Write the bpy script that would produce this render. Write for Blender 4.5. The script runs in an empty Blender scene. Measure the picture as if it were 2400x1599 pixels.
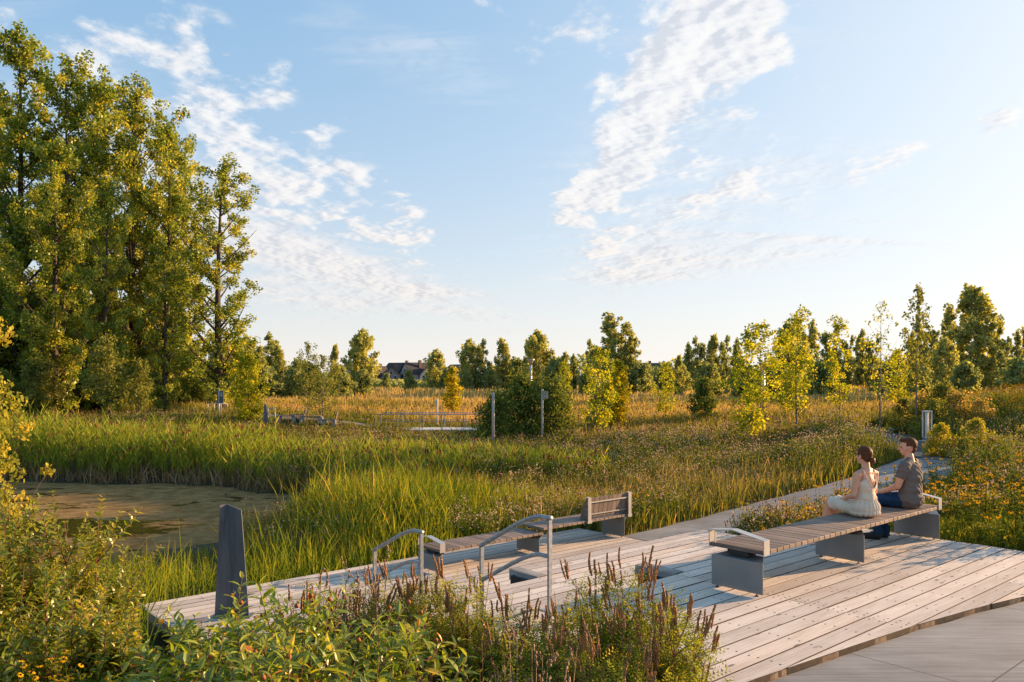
import bpy, bmesh, math, random
import numpy as np
from mathutils import Vector, Matrix, Euler
R = math.radians
random.seed(7); rng = np.random.default_rng(7)
S = bpy.context.scene; COL = S.collection
CAMH = 2.17
# ------------------------------------------------------------------ camera
cd = bpy.data.cameras.new('camera'); cam = bpy.data.objects.new('camera', cd); COL.objects.link(cam)
cam.location = (0, 0, CAMH); cam.rotation_euler = (R(90), 0, 0)
cd.sensor_width = 36; cd.lens = 1880/2400*36; cd.shift_y = (886-799.5)/2400; cd.clip_end = 9000; cd.clip_start = .05
S.camera = cam
# ------------------------------------------------------------------ light
SUN_AZ, SUN_EL = 65.0, 12.5         # degrees right of +Y, above horizon
sd = bpy.data.lights.new('sun', 'SUN'); sun = bpy.data.objects.new('sun', sd); COL.objects.link(sun)
sd.energy = 5.0; sd.angle = R(.6); sd.color = (1.0, .63, .33)
dv = Vector((math.sin(R(SUN_AZ))*math.cos(R(SUN_EL)), math.cos(R(SUN_AZ))*math.cos(R(SUN_EL)), math.sin(R(SUN_EL))))
sun.rotation_euler = dv.to_track_quat('Z', 'Y').to_euler()
S.view_settings.view_transform = 'Standard'; S.view_settings.look = 'None'
S.view_settings.exposure = 1.38; S.view_settings.gamma = 1
S.cycles.max_bounces = 6; S.cycles.transparent_max_bounces = 4; S.cycles.transmission_bounces = 3
S.cycles.diffuse_bounces = 3; S.cycles.glossy_bounces = 2; S.cycles.use_denoising = True

# ------------------------------------------------------------------ node helpers
class NT:
    def __init__(s, tree): s.t = tree
    def n(s, typ, ins=None, **kw):
        nd = s.t.nodes.new(typ)
        for k, v in kw.items(): setattr(nd, k, v)
        if ins:
            for k, v in ins.items(): s.put(nd.inputs[k], v)
        return nd
    def put(s, sock, v):
        if isinstance(v, bpy.types.NodeSocket): s.t.links.new(v, sock)
        elif isinstance(v, bpy.types.Node): s.t.links.new(v.outputs[0], sock)
        else: sock.default_value = v
    def m(s, op, a, b=0.0, c=0.0, clamp=False):
        nd = s.n('ShaderNodeMath', operation=op, use_clamp=clamp)
        s.put(nd.inputs[0], a); s.put(nd.inputs[1], b)
        if op in ('MULTIPLY_ADD', 'SMOOTH_MIN', 'COMPARE', 'WRAP'): s.put(nd.inputs[2], c)
        return nd.outputs[0]
    def ss(s, x, lo, hi):
        nd = s.n('ShaderNodeMapRange', interpolation_type='SMOOTHSTEP')
        s.put(nd.inputs[0], x); nd.inputs[1].default_value = lo; nd.inputs[2].default_value = hi
        return nd.outputs[0]
    def mix(s, f, a, b, mode='MIX'):
        nd = s.n('ShaderNodeMix', data_type='RGBA', blend_type=mode)
        s.put(nd.inputs[0], f)
        s.put(nd.inputs[6], a if not isinstance(a, tuple) else (*a[:3], 1)); s.put(nd.inputs[7], b if not isinstance(b, tuple) else (*b[:3], 1))
        return nd.outputs[2]
    def ramp(s, f, stops):
        nd = s.n('ShaderNodeValToRGB'); s.put(nd.inputs[0], f); el = nd.color_ramp.elements
        while len(el) < len(stops): el.new(.5)
        for e, (p, c) in zip(el, stops): e.position = p; e.color = (*c[:3], 1)
        return nd.outputs[0]
    def noise(s, vec, scale, detail=3, rough=.55, dist=0.0):
        nd = s.n('ShaderNodeTexNoise'); s.put(nd.inputs['Vector'], vec)
        nd.inputs['Scale'].default_value = scale; nd.inputs['Detail'].default_value = detail
        nd.inputs['Roughness'].default_value = rough; nd.inputs['Distortion'].default_value = dist
        return nd.outputs[0]
    def mapv(s, vec, scale=(1, 1, 1), loc=(0, 0, 0), rot=(0, 0, 0)):
        nd = s.n('ShaderNodeMapping'); s.put(nd.inputs[0], vec)
        nd.inputs[1].default_value = loc; nd.inputs[2].default_value = rot; nd.inputs[3].default_value = scale
        return nd.outputs[0]

# ------------------------------------------------------------------ world
W = bpy.data.worlds.new('World'); S.world = W; W.use_nodes = True
wt = NT(W.node_tree); W.node_tree.nodes.clear()
sky = wt.n('ShaderNodeTexSky', sky_type='NISHITA', sun_disc=False)
sky.sun_elevation = R(SUN_EL); sky.sun_rotation = R(SUN_AZ); sky.altitude = 50; sky.air_density = 1.0; sky.dust_density = .3; sky.ozone_density = 1.5
tc = wt.n('ShaderNodeTexCoord'); dirv = tc.outputs['Generated']
sx = wt.n('ShaderNodeSeparateXYZ', {0: dirv})
az = wt.m('ARCTAN2', sx.outputs[0], sx.outputs[1]); el = wt.m('ARCSINE', sx.outputs[2])
DEG = 180/math.pi
def azel(px, py):
    x = (px-1200)/1880; z = (886-py)/1880
    return math.atan2(x, 1), math.atan2(z, math.hypot(x, 1))
def blob(px, py, la, lb, ang, gain):
    """soft elongated patch of cloud cover round a compass bearing and elevation"""
    a0, e0 = azel(px, py); c, s_ = math.cos(R(ang)), math.sin(R(ang))
    da = wt.m('MULTIPLY', wt.m('SUBTRACT', az, a0), math.cos(e0)); de = wt.m('SUBTRACT', el, e0)
    p = wt.m('ADD', wt.m('MULTIPLY', da, c), wt.m('MULTIPLY', de, s_)); q = wt.m('SUBTRACT', wt.m('MULTIPLY', de, c), wt.m('MULTIPLY', da, s_))
    p = wt.m('DIVIDE', p, la/1880); q = wt.m('DIVIDE', q, lb/1880)
    r2 = wt.m('ADD', wt.m('MULTIPLY', p, p), wt.m('MULTIPLY', q, q))
    return wt.m('MULTIPLY', wt.m('EXPONENT', wt.m('MULTIPLY', r2, -1.0)), gain)
def addall(l):
    r = l[0]
    for x in l[1:]: r = wt.m('ADD', r, x)
    return r
# plane-projected cloud coordinates: puffs shrink towards the horizon
zz = wt.m('ADD', wt.m('MAXIMUM', sx.outputs[2], 0.0), .12)
cp = wt.n('ShaderNodeCombineXYZ', {0: wt.m('DIVIDE', sx.outputs[0], zz), 1: wt.m('DIVIDE', sx.outputs[1], zz), 2: 0.3}).outputs[0]
big = wt.noise(wt.mapv(cp, (1, 1, 1)), 1.5, 4, .6)
puff = wt.noise(wt.mapv(cp, (1.25, 1, 1), rot=(0, 0, R(25))), 5.6, 8, .56, .1)
puff2 = wt.noise(wt.mapv(cp, (1.25, 1, 1), (.02, .014, 0), rot=(0, 0, R(25))), 5.6, 8, .56, .1)
wisp = wt.noise(wt.mapv(cp, (.35, 1.6, 1), rot=(0, 0, R(-32))), 3.2, 6, .6, .6)
dense = addall([blob(1680, 40, 240, 120, 40, 1.0), blob(1590, 180, 250, 100, 56, 1.1), blob(1455, 360, 160, 58, 54, .95), blob(1340, 470, 75, 38, 40, .5), blob(1350, 40, 120, 50, 30, .45),
                blob(560, 360, 340, 120, -42, .42), blob(760, 450, 240, 90, -35, .42), blob(950, 540, 160, 75, -35, .42), blob(380, 200, 220, 120, -40, .34), blob(500, 450, 200, 60, -10, .34),
                blob(1860, 430, 190, 62, 12, .5), blob(1760, 350, 120, 60, 20, .4), blob(1460, 560, 130, 60, 25, .5), blob(1430, 640, 120, 40, 20, .35), blob(1830, 170, 80, 110, 70, .36),
                blob(2150, 355, 120, 20, 18, .42), blob(2330, 285, 70, 22, 0, .45), blob(670, 180, 70, 36, 45, .36), blob(1110, 40, 130, 60, -30, .40), blob(60, 80, 110, 50, -10, .36), blob(440, 40, 80, 30, 0, .36),
                blob(2390, 440, 40, 16, 0, .45), blob(800, 300, 60, 25, 0, .4), blob(430, 150, 60, 28, 0, .32), blob(1640, 460, 90, 40, 25, .4)])
cover = wt.m('ADD', wt.m('MULTIPLY', dense, 1.05), wt.m('MULTIPLY', wt.m('SUBTRACT', puff, .5), 3.6))
cover = wt.m('ADD', cover, wt.m('MULTIPLY', wt.m('SUBTRACT', big, .5), .5))
a_dense = wt.m('MULTIPLY', wt.ss(cover, .38, 1.05), wt.ss(dense, .10, .34))
soft = addall([blob(760, 610, 300, 55, -14, .75), blob(1000, 690, 260, 40, -16, .5), blob(1750, 600, 320, 55, 6, .75), blob(520, 520, 320, 120, -30, .55), blob(930, 120, 300, 110, -20, .5),
               blob(1500, 600, 160, 90, 30, .5), blob(1870, 420, 260, 80, 10, .6), blob(250, 250, 300, 120, -40, .45), blob(1550, 300, 330, 170, 50, .6), blob(700, 700, 260, 34, -4, .5)])
a_soft = wt.m('MULTIPLY', wt.ss(wt.m('ADD', soft, wt.m('MULTIPLY', wt.m('SUBTRACT', wisp, .5), 1.7)), .18, 1.2), .75)
alpha = wt.m('MAXIMUM', wt.m('MULTIPLY', a_dense, .86), a_soft)
shade = wt.m('ADD', wt.m('MULTIPLY', wt.m('SUBTRACT', puff, puff2), 5.0), wt.m('MULTIPLY', wt.m('SUBTRACT', puff, .5), .5))
ccol = wt.ramp(wt.m('ADD', shade, .55), [(.2, (.74, .77, .83)), (.5, (.93, .93, .95)), (.9, (1.06, 1.04, 1.01))])
warm = wt.ss(el, .02, .30)
ccol = wt.mix(warm, wt.mix(1.0, ccol, (1.0, .92, .86), 'MULTIPLY'), ccol)
SKYK = .11
skyc = wt.n('ShaderNodeVectorMath', operation='SCALE'); wt.put(skyc.inputs[0], sky.outputs[0]); skyc.inputs['Scale'].default_value = SKYK
# forward haze of the low sun: bright pale air near the horizon on the sun's side
sunv = wt.n('ShaderNodeVectorMath', operation='DOT_PRODUCT'); wt.put(sunv.inputs[0], dirv); sunv.inputs[1].default_value = dv
glow = wt.m('POWER', wt.m('MAXIMUM', wt.m('MULTIPLY_ADD', sunv.outputs['Value'], .5, .5), 0.0), 6.5)
hz = wt.m('EXPONENT', wt.m('MULTIPLY', wt.m('MAXIMUM', sx.outputs[2], 0.0), -5.2))
base = wt.mix(.72, skyc.outputs[0], (.068, .178, .300))
base = wt.mix(wt.m('MULTIPLY', hz, .93, clamp=True), base, (.385, .350, .318))
base = wt.mix(wt.m('MULTIPLY', glow, .88, clamp=True), base, (.46, .445, .425))
fin = wt.mix(alpha, base, wt.mix(1.0, ccol, (.375, .373, .373), 'MULTIPLY'))
bg = wt.n('ShaderNodeBackground', {0: fin, 1: 1.0})
wo = wt.n('ShaderNodeOutputWorld'); wt.t.links.new(bg.outputs[0], wo.inputs[0])

# ------------------------------------------------------------------ object helpers
def tag(o, label=None, cat=None, group=None, kind=None):
    if label: o['label'] = label
    if cat: o['category'] = cat
    if group: o['group'] = group
    if kind: o['kind'] = kind
    return o
def empty(name, loc=(0, 0, 0), rz=0, label=None, cat=None, group=None):
    o = bpy.data.objects.new(name, None); COL.objects.link(o); o.location = loc; o.rotation_euler = (0, 0, rz)
    o.empty_display_size = .1
    return tag(o, label, cat, group)
def link(name, me, mats, parent=None, loc=None, rz=None):
    o = bpy.data.objects.new(name, me); COL.objects.link(o)
    if mats is not None and len(me.materials) == 0:
        for m in (mats if isinstance(mats, (list, tuple)) else [mats]): me.materials.append(m)
    if parent: o.parent = parent
    if loc is not None: o.location = loc
    if rz is not None: o.rotation_euler = (0, 0, rz)
    return o
def copy_thing(o, parent=None):
    c = o.copy(); COL.objects.link(c)
    if parent: c.parent = parent
    for ch in KIDS.get(o.name, []) or [x for x in list(o.children)]:
        copy_thing(ch, c)
    return c
KIDS = {}
def PT(px, py, Z):
    return Vector(((px-1200)/1880*Z, Z, CAMH-(py-886)/1880*Z))

class MB:
    """collects verts/faces with a per-vertex value v and material index"""
    def __init__(s): s.v = []; s.f = []; s.a = []; s.mi = []; s.sm = []
    def add(s, vs, fs, a=.5, mi=0, smooth=False):
        o = len(s.v); s.v += [tuple(p) for p in vs]; s.a += [a]*len(vs)
        for f in fs: s.f.append([i+o for i in f]); s.mi.append(mi); s.sm.append(smooth)
    def box(s, x0, x1, y0, y1, z0, z1, a=.5, mi=0, mat=None, bev=0):
        if bev:
            b = min(bev, (x1-x0)/2.2, (y1-y0)/2.2, (z1-z0)/2.2)
            vs = []; idx = {}
            for X, xs in ((x0, 1), (x1, -1)):
                for Y, ys in ((y0, 1), (y1, -1)):
                    for Z, zs in ((z0, 1), (z1, -1)):
                        for ax in range(3):
                            p = [X+xs*b, Y+ys*b, Z+zs*b]; p[ax] = (X, Y, Z)[ax]
                            idx[(xs, ys, zs, ax)] = len(vs); vs.append(tuple(p))
            fs = []
            for ax in range(3):
                o_ = [i for i in range(3) if i != ax]
                for sg in (1, -1):
                    q = []
                    for a1, a2 in ((1, 1), (-1, 1), (-1, -1), (1, -1)):
                        k = [0, 0, 0]; k[ax] = sg; k[o_[0]] = a1; k[o_[1]] = a2; q.append(idx[(*k, ax)])
                    fs.append(q)
            for ax in range(3):
                o_ = [i for i in range(3) if i != ax]
                for s1 in (1, -1):
                    for s2 in (1, -1):
                        q = []
                        for sg, fc in ((1, o_[0]), (-1, o_[0]), (-1, o_[1]), (1, o_[1])):
                            k = [0, 0, 0]; k[ax] = sg; k[o_[0]] = s1; k[o_[1]] = s2; q.append(idx[(*k, fc)])
                        fs.append(q)
            for sx_ in (1, -1):
                for sy in (1, -1):
                    for sz in (1, -1): fs.append([idx[(sx_, sy, sz, i)] for i in range(3)])
        else:
            vs = [(x, y, z) for x in (x0, x1) for y in (y0, y1) for z in (z0, z1)]
            fs = [(0, 1, 3, 2), (4, 6, 7, 5), (0, 4, 5, 1), (2, 3, 7, 6), (0, 2, 6, 4), (1, 5, 7, 3)]
        if mat is not None: vs = [mat @ Vector(p) for p in vs]
        s.add(vs, fs, a, mi)
    def prism(s, pts, axis, lo, hi, a=.5, mi=0):
        """pts: 2D outline; extruded along axis (0,1,2)"""
        n = len(pts); vs = []
        for t in (lo, hi):
            for p in pts:
                q = list(p); q.insert(axis, t); vs.append(tuple(q))
        fs = [list(range(n)), list(range(2*n-1, n-1, -1))] + [[i, i+n, (i+1) % n+n, (i+1) % n] for i in range(n)]
        s.add(vs, fs, a, mi)
    def tube(s, pts, rad, n=8, a=.5, mi=0, cap=True, smooth=True):
        pts = [Vector(p) for p in pts]; m = len(pts)
        if not isinstance(rad, (list, tuple)): rad = [rad]*m
        vs = []; prev = None
        for i, p in enumerate(pts):
            t = (pts[min(i+1, m-1)]-pts[max(i-1, 0)]).normalized()
            if prev is None:
                ref = Vector((0, 0, 1)) if abs(t.z) < .9 else Vector((1, 0, 0)); x = t.cross(ref).normalized()
            else:
                x = (prev - t*prev.dot(t)).normalized()
            prev = x; y = t.cross(x)
            for k in range(n):
                an = 2*math.pi*k/n; vs.append(p + (x*math.cos(an)+y*math.sin(an))*rad[i])
        fs = [[i*n+k, i*n+(k+1) % n, (i+1)*n+(k+1) % n, (i+1)*n+k] for i in range(m-1) for k in range(n)]
        if cap: fs += [list(range(n-1, -1, -1)), [(m-1)*n+k for k in range(n)]]
        s.add(vs, fs, a, mi, smooth)
    def ball(s, c, r, n=10, m=7, a=.5, mi=0, rot=None):
        if not isinstance(r, (list, tuple)): r = (r, r, r)
        vs = []; 
        for i in range(m+1):
            th = math.pi*i/m
            for k in range(n):
                ph = 2*math.pi*k/n
                p = Vector((r[0]*math.sin(th)*math.cos(ph), r[1]*math.sin(th)*math.sin(ph), r[2]*math.cos(th)))
                if rot is not None: p = rot @ p
                vs.append(p+Vector(c))
        fs = [[i*n+k, (i+1)*n+k, (i+1)*n+(k+1) % n, i*n+(k+1) % n] for i in range(m) for k in range(n)]
        s.add(vs, fs, a, mi, True)
    def mesh(s, name):
        me = bpy.data.meshes.new(name); me.from_pydata(s.v, [], s.f)
        me.attributes.new('v', 'FLOAT', 'POINT').data.foreach_set('value', np.array(s.a, dtype=np.float32))
        me.polygons.foreach_set('material_index', s.mi); me.polygons.foreach_set('use_smooth', s.sm)
        me.validate(); me.update(); return me
    def build(s, name, mats, parent=None, **kw): return link(name, s.mesh(name), mats, parent, **kw)

def np_mesh(name, verts, faces, attrs=None, smooth=False, mi=None):
    """verts (N,3); faces: list of int arrays (M,k)"""
    me = bpy.data.meshes.new(name); verts = np.asarray(verts, dtype=np.float32)
    me.vertices.add(len(verts)); me.vertices.foreach_set('co', verts.ravel())
    lt = np.concatenate([np.full(len(f), f.shape[1], dtype=np.int32) for f in faces])
    li = np.concatenate([f.astype(np.int32).ravel() for f in faces])
    ls = np.concatenate([[0], np.cumsum(lt)[:-1]]).astype(np.int32)
    me.loops.add(len(li)); me.loops.foreach_set('vertex_index', li)
    me.polygons.add(len(lt)); me.polygons.foreach_set('loop_start', ls)
    me.polygons.foreach_set('use_smooth', np.full(len(lt), smooth))
    if mi is not None: me.polygons.foreach_set('material_index', mi)
    me.update(calc_edges=True)
    for k, a in (attrs or {}).items():
        me.attributes.new(k, 'FLOAT', 'POINT').data.foreach_set('value', np.asarray(a, dtype=np.float32))
    return me

# ------------------------------------------------------------------ materials
def newmat(name):
    m = bpy.data.materials.new(name); m.use_nodes = True; m.node_tree.nodes.clear(); t = NT(m.node_tree)
    out = t.n('ShaderNodeOutputMaterial'); return m, t, out
def princ(name, colfn, rough=.6, metal=0, bump=None, spec=.4):
    m, t, out = newmat(name); c = colfn(t) if callable(colfn) else (*colfn, 1)
    p = t.n('ShaderNodeBsdfPrincipled', {'Base Color': c, 'Metallic': metal}); 
    t.put(p.inputs['Roughness'], rough(t) if callable(rough) else rough); p.inputs['Specular IOR Level'].default_value = spec
    if bump:
        h, st, di = bump(t); b = t.n('ShaderNodeBump', {'Height': h, 'Strength': st, 'Distance': di}); t.put(p.inputs['Normal'], b)
    t.t.links.new(p.outputs[0], out.inputs[0]); return m
def attr(t, n='v'): return t.n('ShaderNodeAttribute', attribute_name=n).outputs['Fac']
def ocoord(t): return t.n('ShaderNodeTexCoord').outputs['Object']
def leafmat(name, stops, trans=.45, gloss=.0, tip=None, base=None, hue=None, k=1.75):
    """stops: colour ramp over per-leaf value v; tip/base: colours mixed in by height attribute h"""
    m, t, out = newmat(name); c = t.ramp(attr(t), [(p, tuple(min(.8, q*k) for q in cc)) for p, cc in stops])
    if tip: c = t.mix(t.m('MULTIPLY', t.ss(attr(t, 'h'), tip[1], 1.0), tip[2] if len(tip) > 2 else 1.0), c, tip[0])
    if base: c = t.mix(t.ss(attr(t, 'h'), base[1], 0.0), c, base[0])
    d = t.n('ShaderNodeBsdfDiffuse', {0: c}); 
    tcl = t.mix(1.0, c, (1.45, 1.25, .5), 'MULTIPLY')
    tr = t.n('ShaderNodeBsdfTranslucent', {0: tcl})
    mx = t.n('ShaderNodeMixShader', {0: trans}); t.t.links.new(d.outputs[0], mx.inputs[1]); t.t.links.new(tr.outputs[0], mx.inputs[2])
    o = mx
    if gloss:
        g = t.n('ShaderNodeBsdfGlossy', {'Roughness': .38}); g.inputs[0].default_value = (1, 1, 1, 1)
        o = t.n('ShaderNodeMixShader', {0: gloss}); t.t.links.new(mx.outputs[0], o.inputs[1]); t.t.links.new(g.outputs[0], o.inputs[2])
    t.t.links.new(o.outputs[0], out.inputs[0]); return m

def deckcol(t):
    c = ocoord(t); v = attr(t)
    off = t.n('ShaderNodeCombineXYZ', {0: t.m('MULTIPLY', v, 37.0), 1: t.m('MULTIPLY', v, 91.0), 2: 0.0}).outputs[0]
    cc = t.n('ShaderNodeVectorMath', {0: c, 1: off}, operation='ADD').outputs[0]
    grain = t.noise(t.mapv(cc, (1.2, 34, 1)), 1.6, 6, .65, .5)
    blot = t.noise(t.mapv(cc, (1.0, 3.2, 1)), 1.3, 4, .6)
    col = t.ramp(t.m('ADD', t.m('MULTIPLY', grain, .6), t.m('MULTIPLY', blot, .5)), [(.30, (.31, .265, .23)), (.46, (.54, .475, .42)), (.6, (.66, .60, .545)), (.8, (.75, .70, .65))])
    col = t.mix(.9, col, t.ramp(v, [(0, (.66, .62, .60)), (.35, (.86, .82, .79)), (.7, (1, .96, .92)), (1, (1.0, .89, .79))]), 'MULTIPLY')
    vor = t.n('ShaderNodeTexVoronoi', {'Vector': t.mapv(cc, (1.3, 4.2, 1)), 'Scale': 1.9}, feature='F1')
    kn = t.ss(vor.outputs['Distance'], .17, .06)
    col = t.mix(t.m('MULTIPLY', kn, t.ss(t.noise(cc, 2.3, 1), .40, .52)), col, (.17, .14, .12))
    fle = t.ss(t.noise(t.mapv(cc, (5, 22, 1)), 3.0, 3, .7), .62, .72)
    col = t.mix(t.m('MULTIPLY', fle, .55), col, (.20, .18, .165))
    return col
M = {}
M['deck'] = princ('weathered_deck_wood', deckcol, .78, bump=lambda t: (t.noise(t.mapv(ocoord(t), (1.5, 60, 1)), 2.0, 5, .7), .35, .004))
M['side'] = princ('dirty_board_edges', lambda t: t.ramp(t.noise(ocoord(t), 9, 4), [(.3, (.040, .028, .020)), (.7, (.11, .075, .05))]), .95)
M['edgeb'] = princ('brown_edge_board', lambda t: t.ramp(t.noise(ocoord(t), 12, 5, .7), [(.3, (.10, .055, .03)), (.5, (.24, .15, .09)), (.7, (.36, .26, .18))]), .9)
M['edge'] = princ('grey_edge_boards', lambda t: t.ramp(t.noise(t.mapv(ocoord(t), (2, 2, 30)), 2, 4), [(.3, (.19, .18, .175)), (.7, (.33, .315, .30))]), .85)
M['screw'] = princ('dark_screw_head', (.03, .028, .026), .5, .6)
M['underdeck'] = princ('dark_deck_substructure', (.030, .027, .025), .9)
def slatcol(t):
    c = ocoord(t); v = attr(t)
    off = t.n('ShaderNodeCombineXYZ', {0: t.m('MULTIPLY', v, 57.0), 1: t.m('MULTIPLY', v, 31.0), 2: 0.0}).outputs[0]
    cc = t.n('ShaderNodeVectorMath', {0: c, 1: off}, operation='ADD').outputs[0]
    g = t.noise(t.mapv(cc, (70, 3.0, 40)), 1.0, 5, .65, .3)
    col = t.ramp(g, [(.3, (.10, .070, .055)), (.5, (.19, .145, .12)), (.72, (.30, .245, .21))])
    return t.mix(1, col, t.ramp(v, [(0, (.66, .62, .6)), (.5, (.95, .93, .92)), (1, (1.25, 1.15, 1.05))]), 'MULTIPLY')
M['slat'] = princ('grey_brown_slat_wood', slatcol, .7, bump=lambda t: (t.noise(t.mapv(ocoord(t), (90, 4, 60)), 1.0, 4, .6), .3, .003))
M['steel'] = princ('grey_painted_steel', lambda t: t.ramp(t.noise(ocoord(t), 3.0, 5, .6), [(.3, (.22, .225, .23)), (.7, (.275, .28, .285))]), .42, .55, spec=.5)
M['armsteel'] = princ('pale_brushed_steel', lambda t: t.ramp(t.noise(ocoord(t), 5.0, 4, .6), [(.3, (.42, .41, .40)), (.7, (.52, .51, .50))]), .4, .6)
M['galv'] = princ('galvanised_steel', lambda t: t.ramp(t.noise(ocoord(t), 22.0, 4, .7), [(.3, (.20, .22, .24)), (.5, (.30, .31, .33)), (.7, (.40, .41, .42))]), .48, .65)
M['darksteel'] = princ('dark_steel_panel', lambda t: t.ramp(t.noise(t.mapv(ocoord(t), (4, 4, .6)), 3.0, 5, .6), [(.3, (.075, .085, .10)), (.6, (.13, .14, .155)), (.8, (.18, .19, .20))]), .5, .2)
M['black'] = princ('black_rubber', (.015, .015, .015), .8)
def conccol(t):
    g = t.n('ShaderNodeNewGeometry').outputs['Position']
    s = t.n('ShaderNodeSeparateXYZ', {0: t.mapv(g, (1, 1, 1), rot=(0, 0, -UA))})
    col = t.ramp(t.noise(g, 1.1, 6, .6), [(.3, (.185, .195, .205)), (.7, (.265, .27, .275))])  # shade over the walkway is put into this darker, bluish base tone
    br = t.noise(t.mapv(g, (.9, 38, 1), rot=(0, 0, R(-10))), 1.0, 5, .7)
    col = t.mix(1.0, col, t.ramp(br, [(.35, (.66, .66, .67)), (.65, (1.2, 1.2, 1.2))]), 'MULTIPLY')
    st = t.noise(t.mapv(g, (.8, 1.3, 1)), .8, 5, .7); col = t.mix(1.0, col, t.ramp(st, [(.35, (.78, .77, .76)), (.6, (1.06, 1.06, 1.06))]), 'MULTIPLY')
    sp = t.ss(t.noise(g, 60, 2, .6), .70, .78); col = t.mix(t.m('MULTIPLY', sp, .6), col, (.08, .075, .07))
    for ax, o_, p in ((0, 6.30, 2.4), (1, 2.12, 1.9)):
        q = t.m('ABSOLUTE', t.m('SUBTRACT', t.m('PINGPONG', t.m('SUBTRACT', s.outputs[ax], o_), p/2), 0.0))
        col = t.mix(t.m('LESS_THAN', q, .0055), col, (.045, .043, .04))
    return col
UA = R(41.0); UC, US = math.cos(UA), math.sin(UA)
M['concrete'] = princ('broomed_concrete', conccol, .88, bump=lambda t: (t.noise(t.mapv(t.n('ShaderNodeNewGeometry').outputs['Position'], (3, 90, 1), rot=(0, 0, R(-14))), 1.0, 3, .6), .4, .003))
M['gravel'] = princ('crushed_stone_path', lambda t: t.ramp(t.noise(ocoord(t), 14, 5, .75), [(.35, (.10, .095, .095)), (.6, (.17, .16, .16)), (.75, (.25, .235, .22))]), .95, bump=lambda t: (t.noise(ocoord(t), 40, 3, .7), .8, .01))
def groundcol(t):
    g = t.n('ShaderNodeNewGeometry').outputs['Position']
    s = t.n('ShaderNodeSeparateXYZ', {0: g})
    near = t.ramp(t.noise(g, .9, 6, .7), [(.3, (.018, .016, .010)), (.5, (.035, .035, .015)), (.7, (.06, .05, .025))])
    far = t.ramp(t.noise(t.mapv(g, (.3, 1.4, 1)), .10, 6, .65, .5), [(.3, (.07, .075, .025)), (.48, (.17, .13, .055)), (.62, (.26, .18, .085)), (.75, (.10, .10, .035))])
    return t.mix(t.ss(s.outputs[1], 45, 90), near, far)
M['ground'] = princ('meadow_soil', groundcol, .95)
def uw(u, w, z=0): return Vector((u*UC-w*US, u*US+w*UC, z))

# ------------------------------------------------------------------ terrain
CP = np.array([(0, 0, -.45), (0, 4, -.55), (-3, 3, -.7), (-6, 5, -1.1), (-9, 9, -1.4), (3, 3, -.14), (6, 6, -.14), (9, 7, -.14), (5, 1, -.14), (14, 9, -.14), (0, -10, -.2), (12, -5, 0), (-10, -5, -.8),
    (-3, 9, -1.4), (0, 14, -1.3), (-5, 15, -1.5), (4, 21, -1.05), (0, 19, -1.25), (8, 17.5, -.95), (5, 14.5, -.93), (4, 17, -.98), (8, 14.5, -.75), (7, 11.2, -.12), (9, 12, -.08), (12, 13, -.1), (10, 15.5, -.42), (12.5, 18, -.34), (12, 23, -.3), (14, 30, -.2),
    (20, 15, -.1), (20, 25, .5), (22, 31, 1.0), (27, 26, 1.3), (30, 40, 1.1), (-10, 32, -1.25), (0, 30, -1.1), (8, 28, -.9), (10, 38, -.8), (0, 48, -1.05), (-30, 40, -1), (-14, 44, -.5), (-30, 60, -.8), (-26, 20, -1.3), (20, 50, -.3), (40, 60, .3),
    (-20, 90, -.7), (20, 85, -.5), (60, 90, .1), (0, 140, -.3), (-80, 120, -.4), (90, 150, 0), (0, 230, -.1), (150, 250, 0), (-150, 250, -.1)], dtype=float)
PC, PR = (-15.0, 20.9), (9.6, 7.3)
def pond_e(x, y):
    a = np.arctan2(y-PC[1], x-PC[0]); w = 1+.05*np.sin(3*a+1)+.04*np.sin(7*a+.5)+.02*np.sin(17*a)
    return np.sqrt(((x-PC[0])/PR[0])**2+((y-PC[1])/PR[1])**2)/w
def sm(x, a, b): t = np.clip((x-a)/(b-a), 0, 1); return t*t*(3-2*t)
def smooth_line(cl, step=.4):
    cl = np.array(cl, float); d = np.concatenate([[0], np.cumsum(np.hypot(*(np.diff(cl[:, :2], axis=0).T)))]); t = np.arange(0, d[-1], step)
    P = np.stack([np.interp(t, d, cl[:, k]) for k in range(3)], 1)
    for _ in range(12): P[1:-1] = (P[:-2]+P[1:-1]*2+P[2:])/4
    return P, t, d
def uw3(u, w, z): return (u*UC-w*US, u*US+w*UC, z)
CL1 = [uw3(11.86, 9.35, -.90), uw3(13.5, 9.4, -.88), uw3(15.5, 9.45, -.82), uw3(17.5, 9.4, -.68), uw3(19.3, 9.0, -.50), (10.1, 20.7, -.34), (11.9, 22.6, -.22), (12.6, 23.4, -.18)]
CL2 = [(26, 17.5, -.05), (21, 19.3, -.12), (16.5, 21.6, -.16), (13.6, 23.8, -.18), (13.1, 27.0, -.15), (14.4, 31, -.12), (17, 36, -.05)]
CL3 = [(-26, 58, .0), (-17.7, 52, -.10), (-12.5, 47.3, -.25), (-9.2, 46.5, -.45), (-7.6, 46.45, -.80)]
PATHS = [(smooth_line(c)[0], w) for c, w in ((CL1, 1.95), (CL2, 2.6), (CL3, 2.2))]
def wob(x, y, s, k=0):
    return (np.sin(x*s+1.3*k+.7*np.sin(y*s*.7+k))+np.sin(y*s*1.31+2.1*k+.8*np.sin(x*s*.83))+np.sin((x+y)*s*.57+k))/3
def to_uw(x, y): return x*UC+y*US, -x*US+y*UC
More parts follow.
